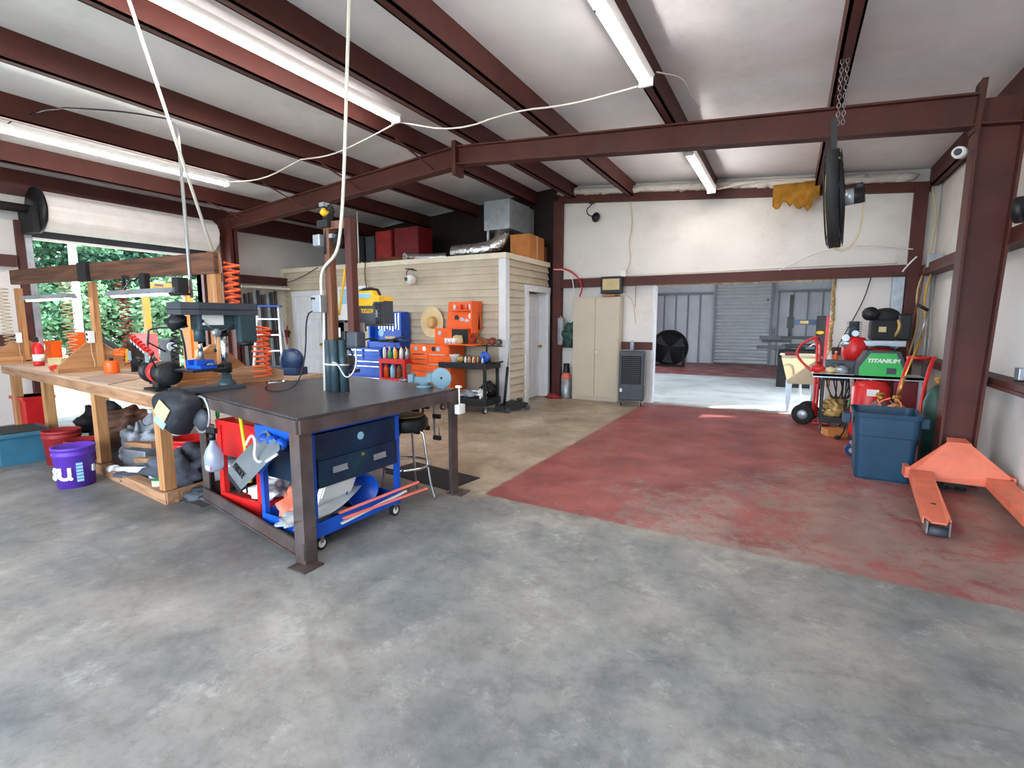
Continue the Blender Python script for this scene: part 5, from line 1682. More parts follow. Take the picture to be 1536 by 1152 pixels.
bmesh.ops.solidify(b_, geom=b_.faces[:], thickness=.04)
one('insulation_scrap', FM, 'foam', 'torn yellow foam hanging from the head of the back wall', 'foam', (-.05, 9.02, 3.4))

# ------------------------------------------------------------ back room things
FN = thing('drum_fan', 'big dark drum fan on the floor of the far room', 'fan', (-3.5, 17.3, 0))
mb = MB().lathe([(.58, -.12), (.6, -.12), (.6, .12), (.58, .12), (.58, -.12)], (0, 0, .62), (0, 1, 0), 36)
mb.build('drum', 'black_matte', FN)
gr = MB()
for k in range(9):
    gr.torus((0, -.12, .62), .06 + .062 * k, .009, (0, 1, 0), 32, 4)
for k in range(16):
    a = k * PI / 8
    gr.bar((0, -.12, .62), (.58 * math.cos(a), -.12, .62 + .58 * math.sin(a)), .006, .006)
gr.build('grille', 'black', FN)
for k in range(3):
    a = k * 2 * PI / 3 + .4
    MB().poly3([(.08 * math.cos(a), -.03, .62 + .08 * math.sin(a)), (.52 * math.cos(a - .3), -.06, .62 + .52 * math.sin(a - .3)), (.54 * math.cos(a + .35), .02, .62 + .54 * math.sin(a + .35))], (0, .01, 0)).build('blade', 'charcoal', FN)
MB().lathe([(0, 0), (.58, 0), (.58, .02), (0, .02)], (0, .1, .62), (0, 1, 0)).build('dark_backing', 'black_matte', FN)  # solid disc added to stop background light showing through the grille
MB().box(-.45, .45, -.2, .2, 0, .06).box(-.5, -.44, -.15, .15, 0, .7).box(.44, .5, -.15, .15, 0, .5).build('stand', 'black', FN)
TC = thing('tire_changer', 'tall dark tire changing machine with long arms in the back room', 'tire changer', (.25, 13.3, 0))
MB().box(-.45, .45, -.35, .35, 0, .85, .03).build('base', 'black_matte', TC)
MB().box(.28, .5, -.12, .12, .8, 1.62, .01).build('column', 'black', TC)
MB().cyl((0, 0, .85), (0, 0, .95), .1).lathe([(0, 0), (.34, 0), (.34, .04), (0, .05)], (-.05, 0, .93), seg=8).build('turntable', 'charcoal', TC)
MB().box(-.25, .3, -.06, .06, 1.42, 1.54).build('swing_arm', 'blue_dark', TC)
MB().box(-.28, -.2, -.04, .04, 1.1, 2.1).box(-.31, -.17, -.07, .07, 1.35, 1.6).build('tool_shaft', 'black', TC)
MB().box(-.05, .12, -.064, -.058, 1.45, 1.51).build('label_plate', 'gold_metal', TC)
for k, (z, x0, x1) in enumerate([(1.13, -.75, .3), (.88 + .0, -.55, .32), (.75 + .3, -.8, -.2)]):
    MB().bar((x0, -.2, z), (x1, -.1, z + .1 * (k == 1)), .07, .07).build('helper_arm', 'black', TC)
MB().box(-.85, -.4, -.26, -.14, 1.08, 1.17).box(-.6, -.53, -.23, -.17, 1.15, 1.36).box(-.9, -.3, -.24, -.16, .86, .94).build('roller_arm', 'charcoal', TC)
MB().ball((.35, -.16, 1.25), .07, (1.2, .5, .6)).build('yellow_cloth', 'yellow', TC)
one('red_floor_post', MB().box(-.05, .05, -.05, .05, 0, 1.6), 'red_dull', 'slim red post right of the tire changer', 'post', (.68, 11.8, 0))
US = thing('utility_sink', 'pale plastic utility sink on grey legs in the back opening', 'sink', (.165, 9.62, 0), R(0))
mb = MB()
b_ = mb.b
top = [(-.26, -.28), (.3, -.28), (.3, .28), (-.26, .28)]
bot = [(-.14, -.22), (.3, -.22), (.3, .22), (-.14, .22)]
A = [b_.verts.new((x, y, .94)) for x, y in top]
B = [b_.verts.new((x, y, .48)) for x, y in bot]
for i in range(4):
    j = (i + 1) % 4
    b_.faces.new((A[i], A[j], B[j], B[i]))
b_.faces.new(B)
bmesh.ops.solidify(b_, geom=b_.faces[:], thickness=.012)
mb.build('basin', 'cream', US)
MB().box(-.28, .32, -.3, -.27, .91, .95).box(-.28, .32, .27, .3, .91, .95).box(-.28, -.25, -.3, .3, .91, .95).build('rim', 'cream', US)
for x in (-.12, .24):
    for y in (-.2, .2):
        MB().prism([(x - .05, .5), (x + .05, .5), (x + .02, 0), (x - .02, 0)], y - .015, y + .015, 'Y').build('leg', 'galv', US)
MB().tube([(.05, 0, .48), (.05, 0, .25), (.12, 0, .18), (.2, 0, .25), (.26, .0, .4)], .02, 8, 2).build('drain_pipe', 'white', US)
MB().tube([(.28, 0, .94), (.28, 0, 1.1), (.2, 0, 1.14), (.14, 0, 1.08)], .012, 8, 1).build('faucet', 'chrome', US)
one('red_sponge_tray', MB().box(-.1, .1, -.05, .05, 0, .04, .005), 'dark_red', 'dark red tray on the edge of the utility sink', 'tray', (.06, 9.34, .951))
for k, (x, m, lb) in enumerate([(.56, 'white', 'white soap bottle on the shelf behind the red hand truck'), (.63, 'orange', 'orange soap bottle beside the white one')]):
    bottle('soap_bottle', lb, .2, .035, m, (x, 8.85, .86), 'white')

# ------------------------------------------------------------ right side group
HTk = thing('red_hand_truck', 'tall red hand truck with a looped handle and fat rubber tires', 'hand truck', (.4, 8.55, 0), R(-12))
for s in (-.12, .12):
    MB().tube([(.0 + s * .0, s, .1), (.0, s, 1.12), (-.04, s, 1.24)], .018, 10, 1).build('rail', 'red', HTk)
MB().tube([(-.04, .12, 1.24), (-.06, 0, 1.28), (-.04, -.12, 1.24)], .018, 10, 1).tube([(-.05, 0, 1.27), (-.2, 0, 1.2), (-.3, 0, 1.06), (-.26, 0, .94), (-.02, 0, .72)], .018, 10, 2).build('loop_handle', 'red', HTk)
for z in (.25, .6, .9):
    MB().cyl((0, -.12, z), (0, .12, z), .014, seg=10).build('crossbar', 'red', HTk)
MB().box(.0, .2, -.16, .16, .03, .045).build('toe_plate', 'red', HTk)
for s in (-.19, .19):
    w = MB().lathe([(.07, -.04), (.125, -.045), (.145, -.025), (.15, 0), (.145, .025), (.125, .045), (.07, .04), (.07, -.04)], (-.12, s, .15), (0, 1, 0), 32).build('tire', 'rubber', HTk)
    MB().lathe([(0, -.03), (.075, -.035), (.08, 0), (.075, .035), (0, .03)], (-.12, s, .15), (0, 1, 0), 24).build('wheel_rim', 'galv', w)
MB().cyl((-.12, -.2, .15), (-.12, .2, .15), .012, seg=8).build('axle', 'steel', HTk)

WC = thing('welding_cart', 'black welding cart draped with cables by the air compressor', 'cart', (.58, 8.26, 0))
WC.scale = (.62, 1, 1)
for x in (-.2, .22):
    for y in (-.22, .22):
        MB().box(x - .018, x + .018, y - .018, y + .018, .08, .8).build('post', 'black', WC)
        caster((x, y), .035, WC)
MB().box(-.23, .25, -.25, .25, .7, .8, .004).build('top_tray', 'black', WC)
MB().box(-.23, .25, -.25, .25, .12, .2, .004).build('bottom_tray', 'black', WC)
random.seed(8)
for k in range(6):
    x = .56 + .07 * k
    one('welding_lead', MB().tube([(x, 7.98, .86), (x - .03, 7.95, .93), (x - .1, 7.96, .85), (x - .06 + .02 * k, 7.98, .6), (x + .03 - .03 * k, 7.98, .42), (x + .05, 7.98, .62), (x + .02, 8.0, .86)], .009, 6, 2), 'cable_black', '%s black welding lead from the left looped over the cart edge' % ORD[k], 'cable', group='welding leads on the black cart')
one('green_ring', MB().torus((.78, 7.93, .42), .045, .013, (.35, -1, 0), 28, 8, .7, 1.2), 'green', 'bright green ring on the bundle of welding leads', 'ring')
rag('yellow_gloves', 'yellow leather gloves on the bottom tray of the welding cart', (.13, .1, .13), 'gold_metal', (.6, 8.12, .2), 11, 'glove', .8)
rag('leather_bag', 'dark reddish leather bag beside the yellow gloves', (.12, .12, .11), 'dark_red', (.8, 8.15, .2), 12, 'bag', .7)
one('cardboard_scrap', MB().box(-.12, .12, -.1, .1, 0, .09, .004), 'cardboard', 'brown carton on the floor in front of the welding cart', 'box', (.6, 7.75, 0), R(20))
one('plug_cord', MB().tube([(.78, 7.95, .6), (.74, 7.8, .3), (.7, 7.6, .1), (.64, 7.5, .02)], .008, 6, 2).ball((.62, 7.48, .03), .03, (1.3, 1, .8)), 'cable_black', 'black plug hanging down to the floor from the cables', 'cord')

SHF = thing('narrow_shelf', 'white narrow shelf board holding the green welder', 'shelf', (.85, 7.72, 0))
MB().box(-.55, .6, -.2, .22, .8, .83).build('board', 'white', SHF)
MB().box(-.55, .6, -.2, -.19, .785, .83).build('front_lip', 'galv', SHF)
for x, y in ((.56, .18), (.56, -.16), (.1, .18)):
    MB().box(x - .015, x + .015, y - .015, y + .015, 0, .8).build('leg', 'galv', SHF)
MB().bar((.05, -.18, .8), (.38, -.18, .42), .012, .06, (0, 1, 0)).build('brace', 'galv', SHF)
WD = thing('green_welder', 'bright green welding machine with white lettering on the shelf', 'welding machine', (1.0, 7.52, .832))
WD.scale = (1.06, 1, 1.04)
MB().prism([(-.2, 0), (.21, 0), (.21, .1), (.14, .27), (-.1, .27), (-.2, .1)], -.02, .04, 'Y').build('side_panel', 'green', WD)
MB().prism([(-.24, 0), (.25, 0), (.25, .1), (.18, .29), (-.14, .29), (-.24, .1)], .0, .3, 'Y').build('housing', 'charcoal', WD)
MB().tube([(-.12, .15, .28), (-.08, .15, .34), (.12, .15, .34), (.16, .15, .28)], .014, 8, 1).build('handle', 'black', WD)
MB().box(.06, .15, -.024, -.02, .03, .1).build('data_plate', 'charcoal', WD)
text('lettering', 'TITANIUM', .062, 'white', WD, (.02, -.022, .18), (R(90), 0, 0), .002, 1.05, .25, .0025)
for k, (x, m, s, lb) in enumerate([(.36, 'red', .06, 'red tool on the left end of the shelf'), (.5, 'tan_box', .05, 'small tan jar on the shelf left of the cables'), (.62, 'galv', .06, 'metal part on the shelf in front of the compressor')]):
    one('shelf_tool', MB().ball((0, 0, s * .8), s, (1.4, .8, .8), 12, .4, 3, k), m, lb, 'tool', (x, 7.68, .832))
one('grey_battery_case', MB().box(-.18, .18, -.1, .1, 0, .16, .01).cyl((-.1, -.11, .08), (.02, -.11, .08), .05), 'charcoal', 'dark case with a silver can at the left of the shelf', 'case', (.62, 7.85, .832))
# compressor
AC = thing('air_compressor', 'red upright air compressor with a black engine on top', 'air compressor', (1.05, 8.3, 0))
MB().lathe([(0, .12), (.15, .14), (.24, .22), (.24, 1.05), (.15, 1.14), (0, 1.16)], seg=36).build('tank', 'red', AC)
for a in (.6, 2.4, 4.4):
    MB().cyl((.2 * math.cos(a), .2 * math.sin(a), 0), (.2 * math.cos(a), .2 * math.sin(a), .24), .02).build('leg', 'red', AC)
MB().lathe([(0, 0), (.11, .02), (.15, .1), (.15, .25), (.11, .33), (0, .35)], (-.26, -.1, .95)).build('belt_tank', 'red', AC)
MB().box(-.3, .28, -.2, .2, 1.17, 1.25, .01).build('engine_plate', 'galv', AC)
MB().box(-.1, .2, -.16, .16, 1.25, 1.52, .04).ball((.06, 0, 1.56), .17, (1, .9, .7)).build('engine', 'black_matte', AC)
MB().lathe([(0, -.06), (.09, -.06), (.09, .06), (0, .06)], (-.12, -.1, 1.6), (0, 1, 0)).build('air_filter', 'black', AC)
MB().box(.18, .34, -.12, .12, 1.25, 1.6, .03).build('fuel_tank', 'black', AC)
mb = MB()
for k in range(8):
    mb.cyl((-.28, -.04, 1.27 + k * .03), (-.28, -.04, 1.278 + k * .03), .09)
mb.cyl((-.28, -.04, 1.25), (-.28, -.04, 1.5), .06)
mb.build('pump_head', 'charcoal', AC)
MB().box(-.02, .06, -.166, -.16, 1.36, 1.43).build('label_plate', 'tan_box', AC)
MB().tube([(.16, -.14, 1.3), (.2, -.18, 1.42), (.18, -.16, 1.52)], .02, 8, 1).build('exhaust', 'gold_metal', AC)
MB().cyl((-.38, -.2, 1.28), (-.38, -.22, 1.28), .045).ball((-.36, -.18, 1.2), .06, (1.3, .8, .8), 12, .6).cyl((-.28, -.24, 1.34), (-.28, -.26, 1.34), .04).build('gauge', 'galv', AC)
MB().torus((-.05, -.26, .55), .12, .01, (0, 1, 0), 24, 6, 1, 2).build('air_hose', 'black', AC)

# steel caster frame of the gas bottle cart
GT = thing('gas_bottle_cart', 'red-handled gas bottle cart behind the blue bin', 'bottle cart', (1.13, 6.66, 0))
for x in (-.06, .14):
    MB().tube([(x - .02, -.1, .42), (x - .02, -.06, .72), (x + .06, .06, 1.08), (x + .1, .14, 1.12)], .018, 10, 1).build('handle', 'red', GT)
MB().cyl((-.0, .12, 1.11), (.24, .16, 1.11), .018).build('cross_handle', 'red', GT)
MB().box(-.45, .1, -.1, .12, .12, .15).bar((-.4, -.1, .14), (.1, -.1, .34), .03, .05).build('base_frame', 'galv', GT)
w = MB().cyl((-.44, -.06, .07), (-.44, .02, .07), .065).build('caster', 'blue_dark', GT)
MB().cyl((-.44, -.066, .07), (-.44, .026, .07), .03).build('hub', 'galv', w)
MB().box(-.38, -.3, .1, .2, 0, .12).box(.02, .1, -.05, .05, 0, .12).build('foot', 'galv', GT)
for k, (x, y, r, h, m, lb) in enumerate([(1.02, 6.42, .12, .5, 'gold_metal', 'short brass-topped gas bottle just behind the blue bin'), (1.36, 6.5, .11, .85, 'dark_green', 'tall green gas bottle against the right column'), (.92, 6.75, .1, .48, 'raw_steel', 'small brown gas bottle left of the brass-topped one')]):
    t = thing('gas_bottle', lb, 'gas bottle', (x, y, .151 if x < 1.3 else 0), 0)
    MB().lathe([(0, 0), (r, 0), (r, h * .8), (r * .75, h * .92), (r * .3, h), (0, h)]).build('cylinder', m, t)
    MB().cyl((0, 0, h), (0, 0, h + .07), .02).cyl((-.04, 0, h + .06), (.04, 0, h + .06), .014).cyl((0, -.06, h + .04), (0, 0, h + .04), .014).build('valve', 'brass', t)
    MB().cyl((0, 0, h + .07), (0, 0, h + .085), .035, seg=10).build('valve_knob', 'brass', t)
one('gas_hose', MB().tube([(.95, 6.3, .72), (.85, 6.28, .68), (.86, 6.3, .6), (.98, 6.3, .58), (1.06, 6.3, .64), (1.0, 6.32, .72)], .009, 6, 2).tube([(1.0, 6.3, .66), (.9, 6.26, .58), (.84, 6.3, .7)], .009, 6, 2), 'orange_dull', 'dull orange gas hose looped round the brass valves', 'hose')
CT = thing('cutting_torch', 'long brass cutting torch leaning up to the right column', 'torch', (0, 0, 0))
CT.location = (1.0, 6.3, .75)
MB().cyl((0, 0, 0), (.16, .1, .58), .009, seg=10).cyl((.01, 0, .0), (.05, .03, .2), .014).build('tubes', 'brass', CT)
MB().cyl((.16, .1, .58), (.2, .12, .86), .008, seg=8).build('tip_tube', 'steel', CT)
MB().cyl((.2, .12, .86), (.1, .1, .92), .016, seg=8).build('torch_head', 'black', CT)

# blue waste bin
RT = thing('red_upright_tank', 'tall bright red upright tank standing under the shelf behind the blue bin', 'tank', (.93, 7.55, 0))
MB().lathe([(0, .05), (.16, .05), (.2, .1), (.2, .68), (.15, .76), (0, .78)], seg=36).build('shell', 'red', RT)
MB().lathe([(.17, 0), (.17, .08), (.15, .08), (.15, 0), (.17, 0)], seg=30).build('foot_ring', 'black', RT)
MB().box(-.06, .06, -.206, -.19, .6, .68).build('label_plate', 'white', RT)
DX = thing('dark_red_cabinet', 'dark red steel cabinet under the right end of the shelf', 'cabinet', (1.32, 7.72, 0))
MB().box(-.16, .16, -.14, .2, 0, .77, .01).build('body', 'dark_red', DX)
MB().box(-.14, .14, -.155, -.14, .05, .72, .004).build('door', 'dark_red', DX)
BN = thing('waste_bin', 'large dark teal-blue plastic waste bin in front of the compressor', 'waste bin', (.86, 5.93, 0), R(-2))


def rrect(w, d, r, n=6):
    pts = []
    for cx, cy, a0 in ((w - r, d - r, 0), (-w + r, d - r, 90), (-w + r, -d + r, 180), (w - r, -d + r, 270)):
        for k in range(n + 1):
            a = R(a0 + 90 * k / n)
            pts.append((cx + r * math.cos(a), cy + r * math.sin(a)))
    return pts


def loft(levels, close_bottom=True):
    mb = MB()
    b_ = mb.b
    rings = []
    for (w, d, r, z) in levels:
        rings.append([b_.verts.new((x, y, z)) for x, y in rrect(w, d, r)])
    for A, B in zip(rings[:-1], rings[1:]):
        for i in range(len(A)):
            j = (i + 1) % len(A)
            b_.faces.new((A[i], A[j], B[j], B[i])).smooth = False
    if close_bottom:
        b_.faces.new(rings[0])
    return mb


mb = loft([(.215, .22, .05, 0), (.22, .225, .05, .02), (.238, .245, .055, .42), (.243, .25, .055, .425), (.248, .255, .055, .52), (.25, .258, .06, .6), (.265, .275, .06, .605), (.268, .278, .06, .645), (.252, .262, .06, .645), (.232, .24, .055, .4), (.205, .21, .05, .03)])
mb.b.faces.new([v for v in mb.b.verts][-28:])
mb.build('tub', 'bin_teal', BN)
MB().box(-.34, -.27, -.07, .07, .5, .6, .01).box(.27, .34, -.07, .07, .5, .6, .01).build('lug_handle', 'bin_teal', BN)
rag('bin_contents', 'dark rubbish inside the blue bin', (.17, .17, .06), 'black_matte', (.86, 5.93, .03), 3, 'rubbish', .6, kind='stuff')

# pallet jack
PJ = thing('pallet_jack', 'orange pallet jack parked against the right wall with its forks forward', 'pallet jack', (1.38, 5.55, 0), 0)


def fork(x0, x1, name):
    # local: forks run to -Y from the hump, slightly converging with the wall
    mb = MB()
    a0, a1 = x0
    c0, c1 = x1
    mb.poly3([(a0, .0, .17), (a1, .0, .17), (c1 - .005, -1.14, .12), (c1 - .04, -1.22, .105), (c0 + .04, -1.22, .105), (c0 + .005, -1.14, .12)], (0, 0, .012))
    mb.poly3([(a0, .0, .18), (c0, -1.15, .125), (c0, -1.15, .075), (a0, .0, .1)], (.01, 0, 0))
    mb.poly3([(a1, .0, .18), (c1, -1.15, .125), (c1, -1.15, .075), (a1, .0, .1)], (-.01, 0, 0))
    return mb


f = fork((-.36, -.2), (-.47, -.31), 'fork').build('fork', 'orange_dull', PJ)
MB().box(-.44, -.34, -.87, -.84, .137, .142).build('slot', 'black_matte', f)
MB().cyl((-.44, -1.16, .035), (-.33, -1.16, .035), .035, seg=18).build('load_roller', 'charcoal', f)
MB().box(-.455, -.445, -1.2, -1.08, .02, .11).box(-.33, -.32, -1.2, -1.08, .02, .11).build('roller_fork', 'steel', f)
f = fork((.16, .32), (.12, .28), 'fork').build('fork', 'orange_dull', PJ)
MB().box(.15, .25, -.87, -.84, .137, .142).build('slot', 'black_matte', f)
MB().cyl((.15, -1.16, .035), (.25, -1.16, .035), .035, seg=18).build('load_roller', 'charcoal', f)
MB().box(.13, .14, -1.2, -1.08, .02, .11).box(.26, .27, -1.2, -1.08, .02, .11).build('roller_fork', 'steel', f)
mb = MB()
mb.poly3([(-.37, .0, .1), (.33, .0, .1), (.33, .0, .19), (.07, .1, .43), (-.1, .1, .43), (-.37, .0, .19)], (0, .02, 0))
mb.poly3([(-.1, .1, .43), (.07, .1, .43), (.05, .22, .45), (-.08, .22, .45)], (0, 0, .012))
mb.build('hump_plate', 'orange_dull', PJ)
MB().box(-.39, -.35, .0, .14, .1, .2).build('side_ear', 'orange_dull', PJ)
MB().box(.31, .35, .0, .14, .1, .2).build('side_ear', 'orange_dull', PJ)
MB().cyl((-.02, .14, .08), (-.02, .14, .4), .05).box(-.1, .06, .05, .2, .06, .1).build('pump', 'black', PJ)
for x in (-.08, .04):
    MB().cyl((x - .025, .16, .08), (x + .025, .16, .08), .08, seg=22).build('steer_wheel', 'black_matte', PJ)

# hanging fan by the right column
HF = thing('hanging_fan', 'round industrial fan hung edge-on from the roof by chains', 'fan', (.25, 4.85, 2.46))
HF.rotation_euler = (0, R(-4), R(-6))
mb = MB()
mb.lathe([(.36, -.038), (.375, -.038), (.375, .038), (.36, .038), (.36, -.038)], (0, 0, 0), (1, 0, 0), 40)
mb.build('rim', 'black_matte', HF)
gr = MB()
for s in (-.05, .05):
    for k in range(6):
        gr.torus((s * (1.4 - k * .07), 0, 0), .06 + .058 * k, .004, (1, 0, 0), 30, 4)
    for k in range(14):
        a = k * PI / 7
        gr.bar((s * 1.4, 0, 0), (s, .37 * math.cos(a), .37 * math.sin(a)), .004, .004)
gr.build('grille', 'black', HF)
for k in range(4):
    a = k * PI / 2 + .3
    MB().poly3([(.0, .05 * math.cos(a), .05 * math.sin(a)), (-.03, .32 * math.cos(a - .35), .32 * math.sin(a - .35)), (.03, .34 * math.cos(a + .35), .34 * math.sin(a + .35))], (.006, 0, 0)).build('blade', 'charcoal', HF)
MB().cyl((.05, 0, 0), (.2, 0, 0), .06, seg=20).build('motor', 'black', HF)
MB().cyl((.07, 0, 0), (.13, 0, 0), .062, seg=20).build('motor_label', 'galv', HF)
MB().box(.14, .19, -.03, .03, .05, .09, .01).build('capacitor_box', 'black', HF)
MB().box(-.02, .02, -.01, .01, .3, .62).build('hanger_bar', 'black', HF)
MB().tube([(.2, 0, -.02), (.17, .0, -.3), (.08, 0, -.42), (-.02, .0, -.38), (-.06, 0, -.2), (-.07, 0, .1), (-.02, 0, .36), (.05, 0, .3)], .007, 6, 2).build('power_cord', 'cable_tan', HF)
for s in (-.03, .03):
    o = thing('hanging_chain', ['left chain holding the round fan', 'right chain holding the round fan'][s > 0], 'chain', (.25 + s * .6, 4.85, 3.02), 0, 'chains of the hanging fan')
    mb = MB()
    zz = 0
    k = 0
    while zz < .5:
        mb.torus((0, 0, zz + .02), .012, .003, (1, 0, 0) if k % 2 else (0, 1, 0), 10, 5, 1, 1.7)
        zz += .032
        k += 1
    mb.build('links', 'steel', o)

# camera on the right column, junction box and conduit, pipe end
CM = thing('bullet_camera', 'white bullet camera on the top of the right column', 'camera', (1.2, 5.82, 2.93), R(20))
MB().lathe([(0, 0), (.045, .0), (.05, .05), (.045, .13), (0, .13)], (-.06, -.06, 0), (.7, .7, .08), 20).build('body', 'white', CM)
MB().lathe([(0, -.004), (.028, -.004), (.028, .0)], (-.06, -.06, 0), (.7, .7, .08), 16).build('lens', 'charcoal', CM)
MB().cyl((.0, .0, .0), (.06, .03, .02), .02).build('mount', 'white', CM)
JB = thing('junction_box', 'grey junction box with two conduits in the right back corner', 'junction box', (1.63, 8.72, 2.22))
MB().box(-.07, .09, -.05, .05, -.0, .17, .006).build('box', 'galv', JB)
MB().cyl((-.0, 0, 0), (-.0, 0, -2.2), .012, seg=8).build('conduit', 'conduit', JB)
MB().cyl((.04, 0, 0), (.04, 0, -2.2), .012, seg=8).build('conduit', 'conduit', JB)
for k, (pts, m) in enumerate([([(1.6, 9.0, 3.3), (1.66, 8.9, 2.9), (1.6, 8.8, 2.4)], 'cable_tan'), ([(1.62, 8.95, 2.3), (1.52, 9.0, 1.9), (1.6, 9.0, 1.5), (1.5, 8.95, 1.0)], 'cable_tan'), ([(1.58, 8.9, 2.25), (1.55, 8.95, 1.7), (1.48, 8.95, 1.3), (1.5, 8.95, .95)], 'brown'), ([(1.66, 8.9, 2.2), (1.6, 8.9, 1.8), (1.66, 8.9, 1.4), (1.56, 8.9, 1.0)], 'foam'), ([(1.5, 9.0, 2.4), (1.42, 9.05, 2.3), (1.36, 9.05, 2.2)], 'cable_white')]):
    one('corner_wire', MB().tube(pts, .012, 6, 2), m, ['tan wire dropping from the eave to the junction box', 'tan wire bundle hanging in the right back corner', 'brown wire in the right back corner bundle', 'yellowish wire in the right back corner bundle', 'short white wire by the corner post'][k], 'wire')
struct('trim_%d' % (n + 1), MB().box(1.28, 1.42, 9.2, 9.28, .2, 2.14), 'galv', 'grey strip of panel left of the right corner post')
one('flue_pipe', MB().cyl((1.42, 5.12, 2.31), (1.74, 4.9, 2.31), .085, seg=28).lathe([(.07, 0), (.095, 0), (.095, .06), (.07, .06)], (1.41, 5.13, 2.31), (.82, -.57, 0), 28), 'black', 'short black pipe sticking out of the right wall', 'pipe')
one('wall_socket', MB().box(1.66, 1.75, 5.55, 5.65, 1.02, 1.12, .006), 'galv', 'grey electrical box over the low girt of the right wall', 'electrical box')
one('right_wall_wire', MB().tube([(1.73, 5.3, 3.2), (1.735, 5.4, 2.8), (1.735, 5.6, 2.5), (1.73, 5.65, 2.25)], .005, 6, 2), 'cable_black', 'thin dark wire down the right wall above the girt', 'wire')

# ceiling cables and conduits
for pts, m, r, lb in [
        ([(-1.3, 4.75, 3.6), (-2.0, 4.78, 3.58), (-2.66, 4.85, 3.68), (-3.4, 4.85, 3.6), (-4.15, 4.8, 3.82)], 'cable_white', .009, 'white cable swagged between the two ceiling tube lights'),
        ([(-4.15, 4.75, 3.8), (-4.7, 4.8, 3.72), (-5.3, 4.8, 3.62), (-5.9, 4.8, 3.66)], 'cable_white', .009, 'white cable running left from the ridge tube light'),
        ([(-5.9, 4.8, 3.66), (-6.7, 4.8, 3.5), (-7.45, 4.75, 3.56)], 'cable_white', .009, 'white cable reaching the tube light over the bench'),
        ([(-2.66, 3.0, 3.78), (-2.62, 3.3, 3.86), (-2.64, 3.6, 3.75)], 'cable_white', .007, 'white cable lying on the purlin, nearer piece'),
        ([(-2.62, 4.9, 3.84), (-2.62, 5.4, 3.8), (-2.64, 5.8, 3.78)], 'cable_white', .007, 'white cable lying on the purlin, piece by the rafter'),
        ([(-1.15, 4.7, 3.66), (-.98, 5.0, 3.7), (-1.0, 5.4, 3.72), (-.95, 5.75, 3.7)], 'cable_white', .007, 'loose white cable right of the double tube light'),
        ([(-9.0, 2.5, 3.7), (-7.0, 2.45, 3.72), (-5.6, 2.55, 3.45), (-5.2, 2.8, 3.38)], 'cable_black', .007, 'dark cable running from the left to the bent grey conduit'),
        ([(-1.15, 8.9, 3.6), (-.5, 8.95, 3.68), (.2, 9.0, 3.6), (1.2, 9.0, 3.5)], 'cable_white', .008, 'white cable running right from the short tube light')]:
    one('ceiling_cable', MB().tube(pts, r, 6, 2), m, lb, 'cable', group='ceiling cables')
one('white_conduit', MB().tube([(-4.72, 2.82, 2.13), (-4.35, 2.08, 3.95)], .013, 10), 'pvc', 'straight cream conduit slanting from the timber beam to the roof', 'conduit')
one('grey_conduit', MB().tube([(-4.98, 2.74, 1.72), (-5.06, 2.78, 3.1), (-5.1, 2.8, 3.3), (-5.25, 2.8, 3.38)], .016, 10, 2), 'conduit', 'bent grey conduit behind the drill press', 'conduit')
one('pole_conduit', MB().tube([(-3.32, 2.84, 1.7), (-3.32, 2.84, 1.85), (-3.28, 2.84, 1.93), (-3.1, 2.82, 2.02), (-3.03, 2.8, 2.2), (-2.98, 2.8, 2.5), (-2.78, 2.75, 3.95)], .012, 10, 2), 'pvc', 'curved cream conduit rising from the outlet box to the roof', 'conduit')
one('lamp_socket', MB().cyl((-4.95, 2.62, 1.74), (-4.95, 2.62, 1.76), .09).box(-5.0, -4.9, 2.58, 2.68, 1.76, 1.9, .01), 'black_matte', 'black round-based lamp holder over the drill press', 'lamp')
one('hanging_strap', MB().box(-6.22, -6.18, 2.72, 2.74, 1.76, 1.98).box(-5.82, -5.72, 2.7, 2.75, 1.8, 1.98).tube([(-6.2, 2.73, 1.98), (-6.0, 2.72, 1.9), (-5.8, 2.73, 1.98)], .012, 6, 1), 'black_matte', 'black straps hanging under the timber beam', 'strap')

# ------------------------------------------------------------ outdoors through the left opening
OM = thing('orange_machine', 'orange steel gate frame of a machine standing outside the opening', 'machine', (-14, 7.1, 0))
MB().box(-.06, .06, -.56, -.44, 0, 2.42).box(-.06, .06, .46, .6, 0, 2.42).build('mast', 'machine_orange', OM)
MB().box(-.06, .06, -.56, .6, 2.34, 2.46).build('top_bar', 'machine_orange', OM)
MB().box(-.4, .4, .5, .8, .2, 1.3).build('side_plate', 'machine_orange', OM)
MB().box(-.4, .4, -.7, -.5, .2, 1.2).build('side_plate', 'red_dull', OM)
MB().box(.061, .065, -.3, -.1, 2.37, 2.43).build('label_plate', 'black', OM)
FK = thing('black_roll_frame', 'black roll bar and seat of a small machine outside by the bench', 'machine', (-10.9, 5.45, 0))
MB().tube([(0, -.35, .3), (0, -.35, 1.3), (0, -.2, 1.38), (0, .2, 1.38), (0, .32, 1.28), (0, .36, .3)], .025, 8, 1).build('roll_bar', 'black', FK)
MB().box(-.2, .2, -.05, .12, .3, 1.15, .03).box(-.3, .3, -.1, .2, .15, .4).build('mast', 'black_matte', FK)
MB().bar((0, -.35, 1.1), (0, -.05, .9), .03, .03).build('brace', 'black', FK)
MB().cyl((.2, -.02, 1.0), (.23, -.02, 1.0), .09).build('round_gauge', 'galv', FK)
for y in (-.3, .3):
    MB().cyl((-.1, y - .05, .16), (-.1, y + .05, .16), .16).build('wheel', 'rubber', FK)


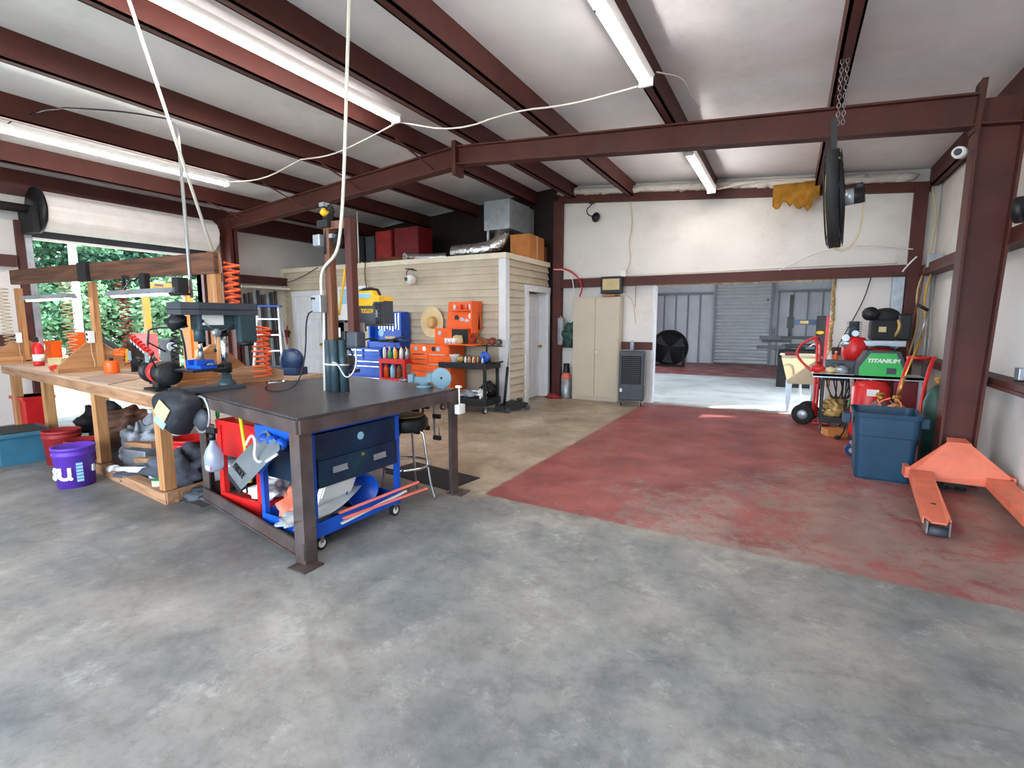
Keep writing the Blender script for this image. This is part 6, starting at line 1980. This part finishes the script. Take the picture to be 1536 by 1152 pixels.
def foliage(seed, n, rad, m, h, squash=(1, 1, 1)):
    random.seed(seed)
    me = bpy.data.meshes.new('foliage')
    vs, fs = [], []
    clumps = []
    for _ in range(16):
        a = random.uniform(0, 2 * PI)
        r = rad * math.sqrt(random.random()) * .8
        clumps.append((r * math.cos(a), r * math.sin(a), random.uniform(.15, 1) * h, random.uniform(.3, .6) * rad))
    for _ in range(n):
        cx, cy, cz, cr = random.choice(clumps)
        d = Vector((random.gauss(0, 1), random.gauss(0, 1), random.gauss(0, 1))).normalized() * cr * random.uniform(.6, 1.05)
        p = Vector((cx, cy, cz)) + d
        s = random.uniform(.05, .13)
        u = Vector((random.gauss(0, 1), random.gauss(0, 1), random.gauss(0, .6))).normalized()
        v = u.cross(Vector((random.gauss(0, 1), random.gauss(0, 1), random.gauss(0, 1)))).normalized()
        k = len(vs)
        vs += [p + u * s, p + v * s * .6, p - u * s, p - v * s * .6]
        fs.append((k, k + 1, k + 2, k + 3))
    me.from_pydata([tuple(v) for v in vs], [], fs)
    me.materials.append(M[m])
    return me


fol = [foliage(1, 9000, 2.0, 'leaf', 4.6), foliage(2, 9000, 2.2, 'leaf_dark', 5.4), foliage(3, 7000, 1.5, 'leaf_pale', 2.6)]
trees = [(-19, 5.6, 0), (-20, 8.6, 1), (-17.8, 11.2, 0), (-22, 12.6, 1), (-20.5, 15.6, 1), (-18.5, 7.4, 2), (-17.5, 9.2, 2), (-23, 9.4, 0), (-24, 5.6, 1), (-21, 18.5, 0), (-25, 14.5, 0), (-17.0, 13.2, 2), (-26, 19.5, 1), (-24, 22.5, 0)]
tl_ = ['leafy green tree beyond the yard, first from the left', 'dark tree behind the coiled hoses', 'green tree right of the middle post', 'dark tree deep in the woods by the orange frame', 'dark tree right of the orange frame', 'low pale shrub left of the middle post', 'low pale shrub right of the middle post', 'tall green tree above the shrubs', 'dark tree at the far left of the opening', 'green tree at the right edge of the opening', 'green tree far behind the orange frame', 'low pale shrub by the orange frame', 'dark tree at the back on the right', 'farthest green tree on the right']
for i, (x, y, k) in enumerate(trees):
    t = thing('leafy_shrub' if k == 2 else 'leafy_tree', tl_[i], 'shrub' if k == 2 else 'tree', (x, y, -.05), i * 1.3, 'trees outside the opening')
    f = bpy.data.objects.new('foliage', fol[k])
    COL.objects.link(f)
    f.parent = t
    f.location = (0, 0, .9 if k < 2 else .1)
    s = 1 + .12 * math.sin(i * 2.1)
    f.scale = (s, s, s)
    MB().tube([(0, 0, 0), (.1, .05, 1.4), (.0, .1, 3.2 if k < 2 else 1.2)], .11 if k < 2 else .05, 8, 1).build('trunk', 'bark', t)
t = thing('pale_tree', 'slim pale-barked tree just outside the opening', 'tree', (-15.5, 5.75, -.05), 0)
MB().tube([(0, 0, 0), (.05, 0, 2), (-.02, .1, 5.5)], .09, 10, 1).build('trunk', 'bark_pale', t)
f = bpy.data.objects.new('foliage', fol[0])
COL.objects.link(f)
f.parent = t
f.location = (0, 0, 3.2)
f.scale = (.6, .6, .5)
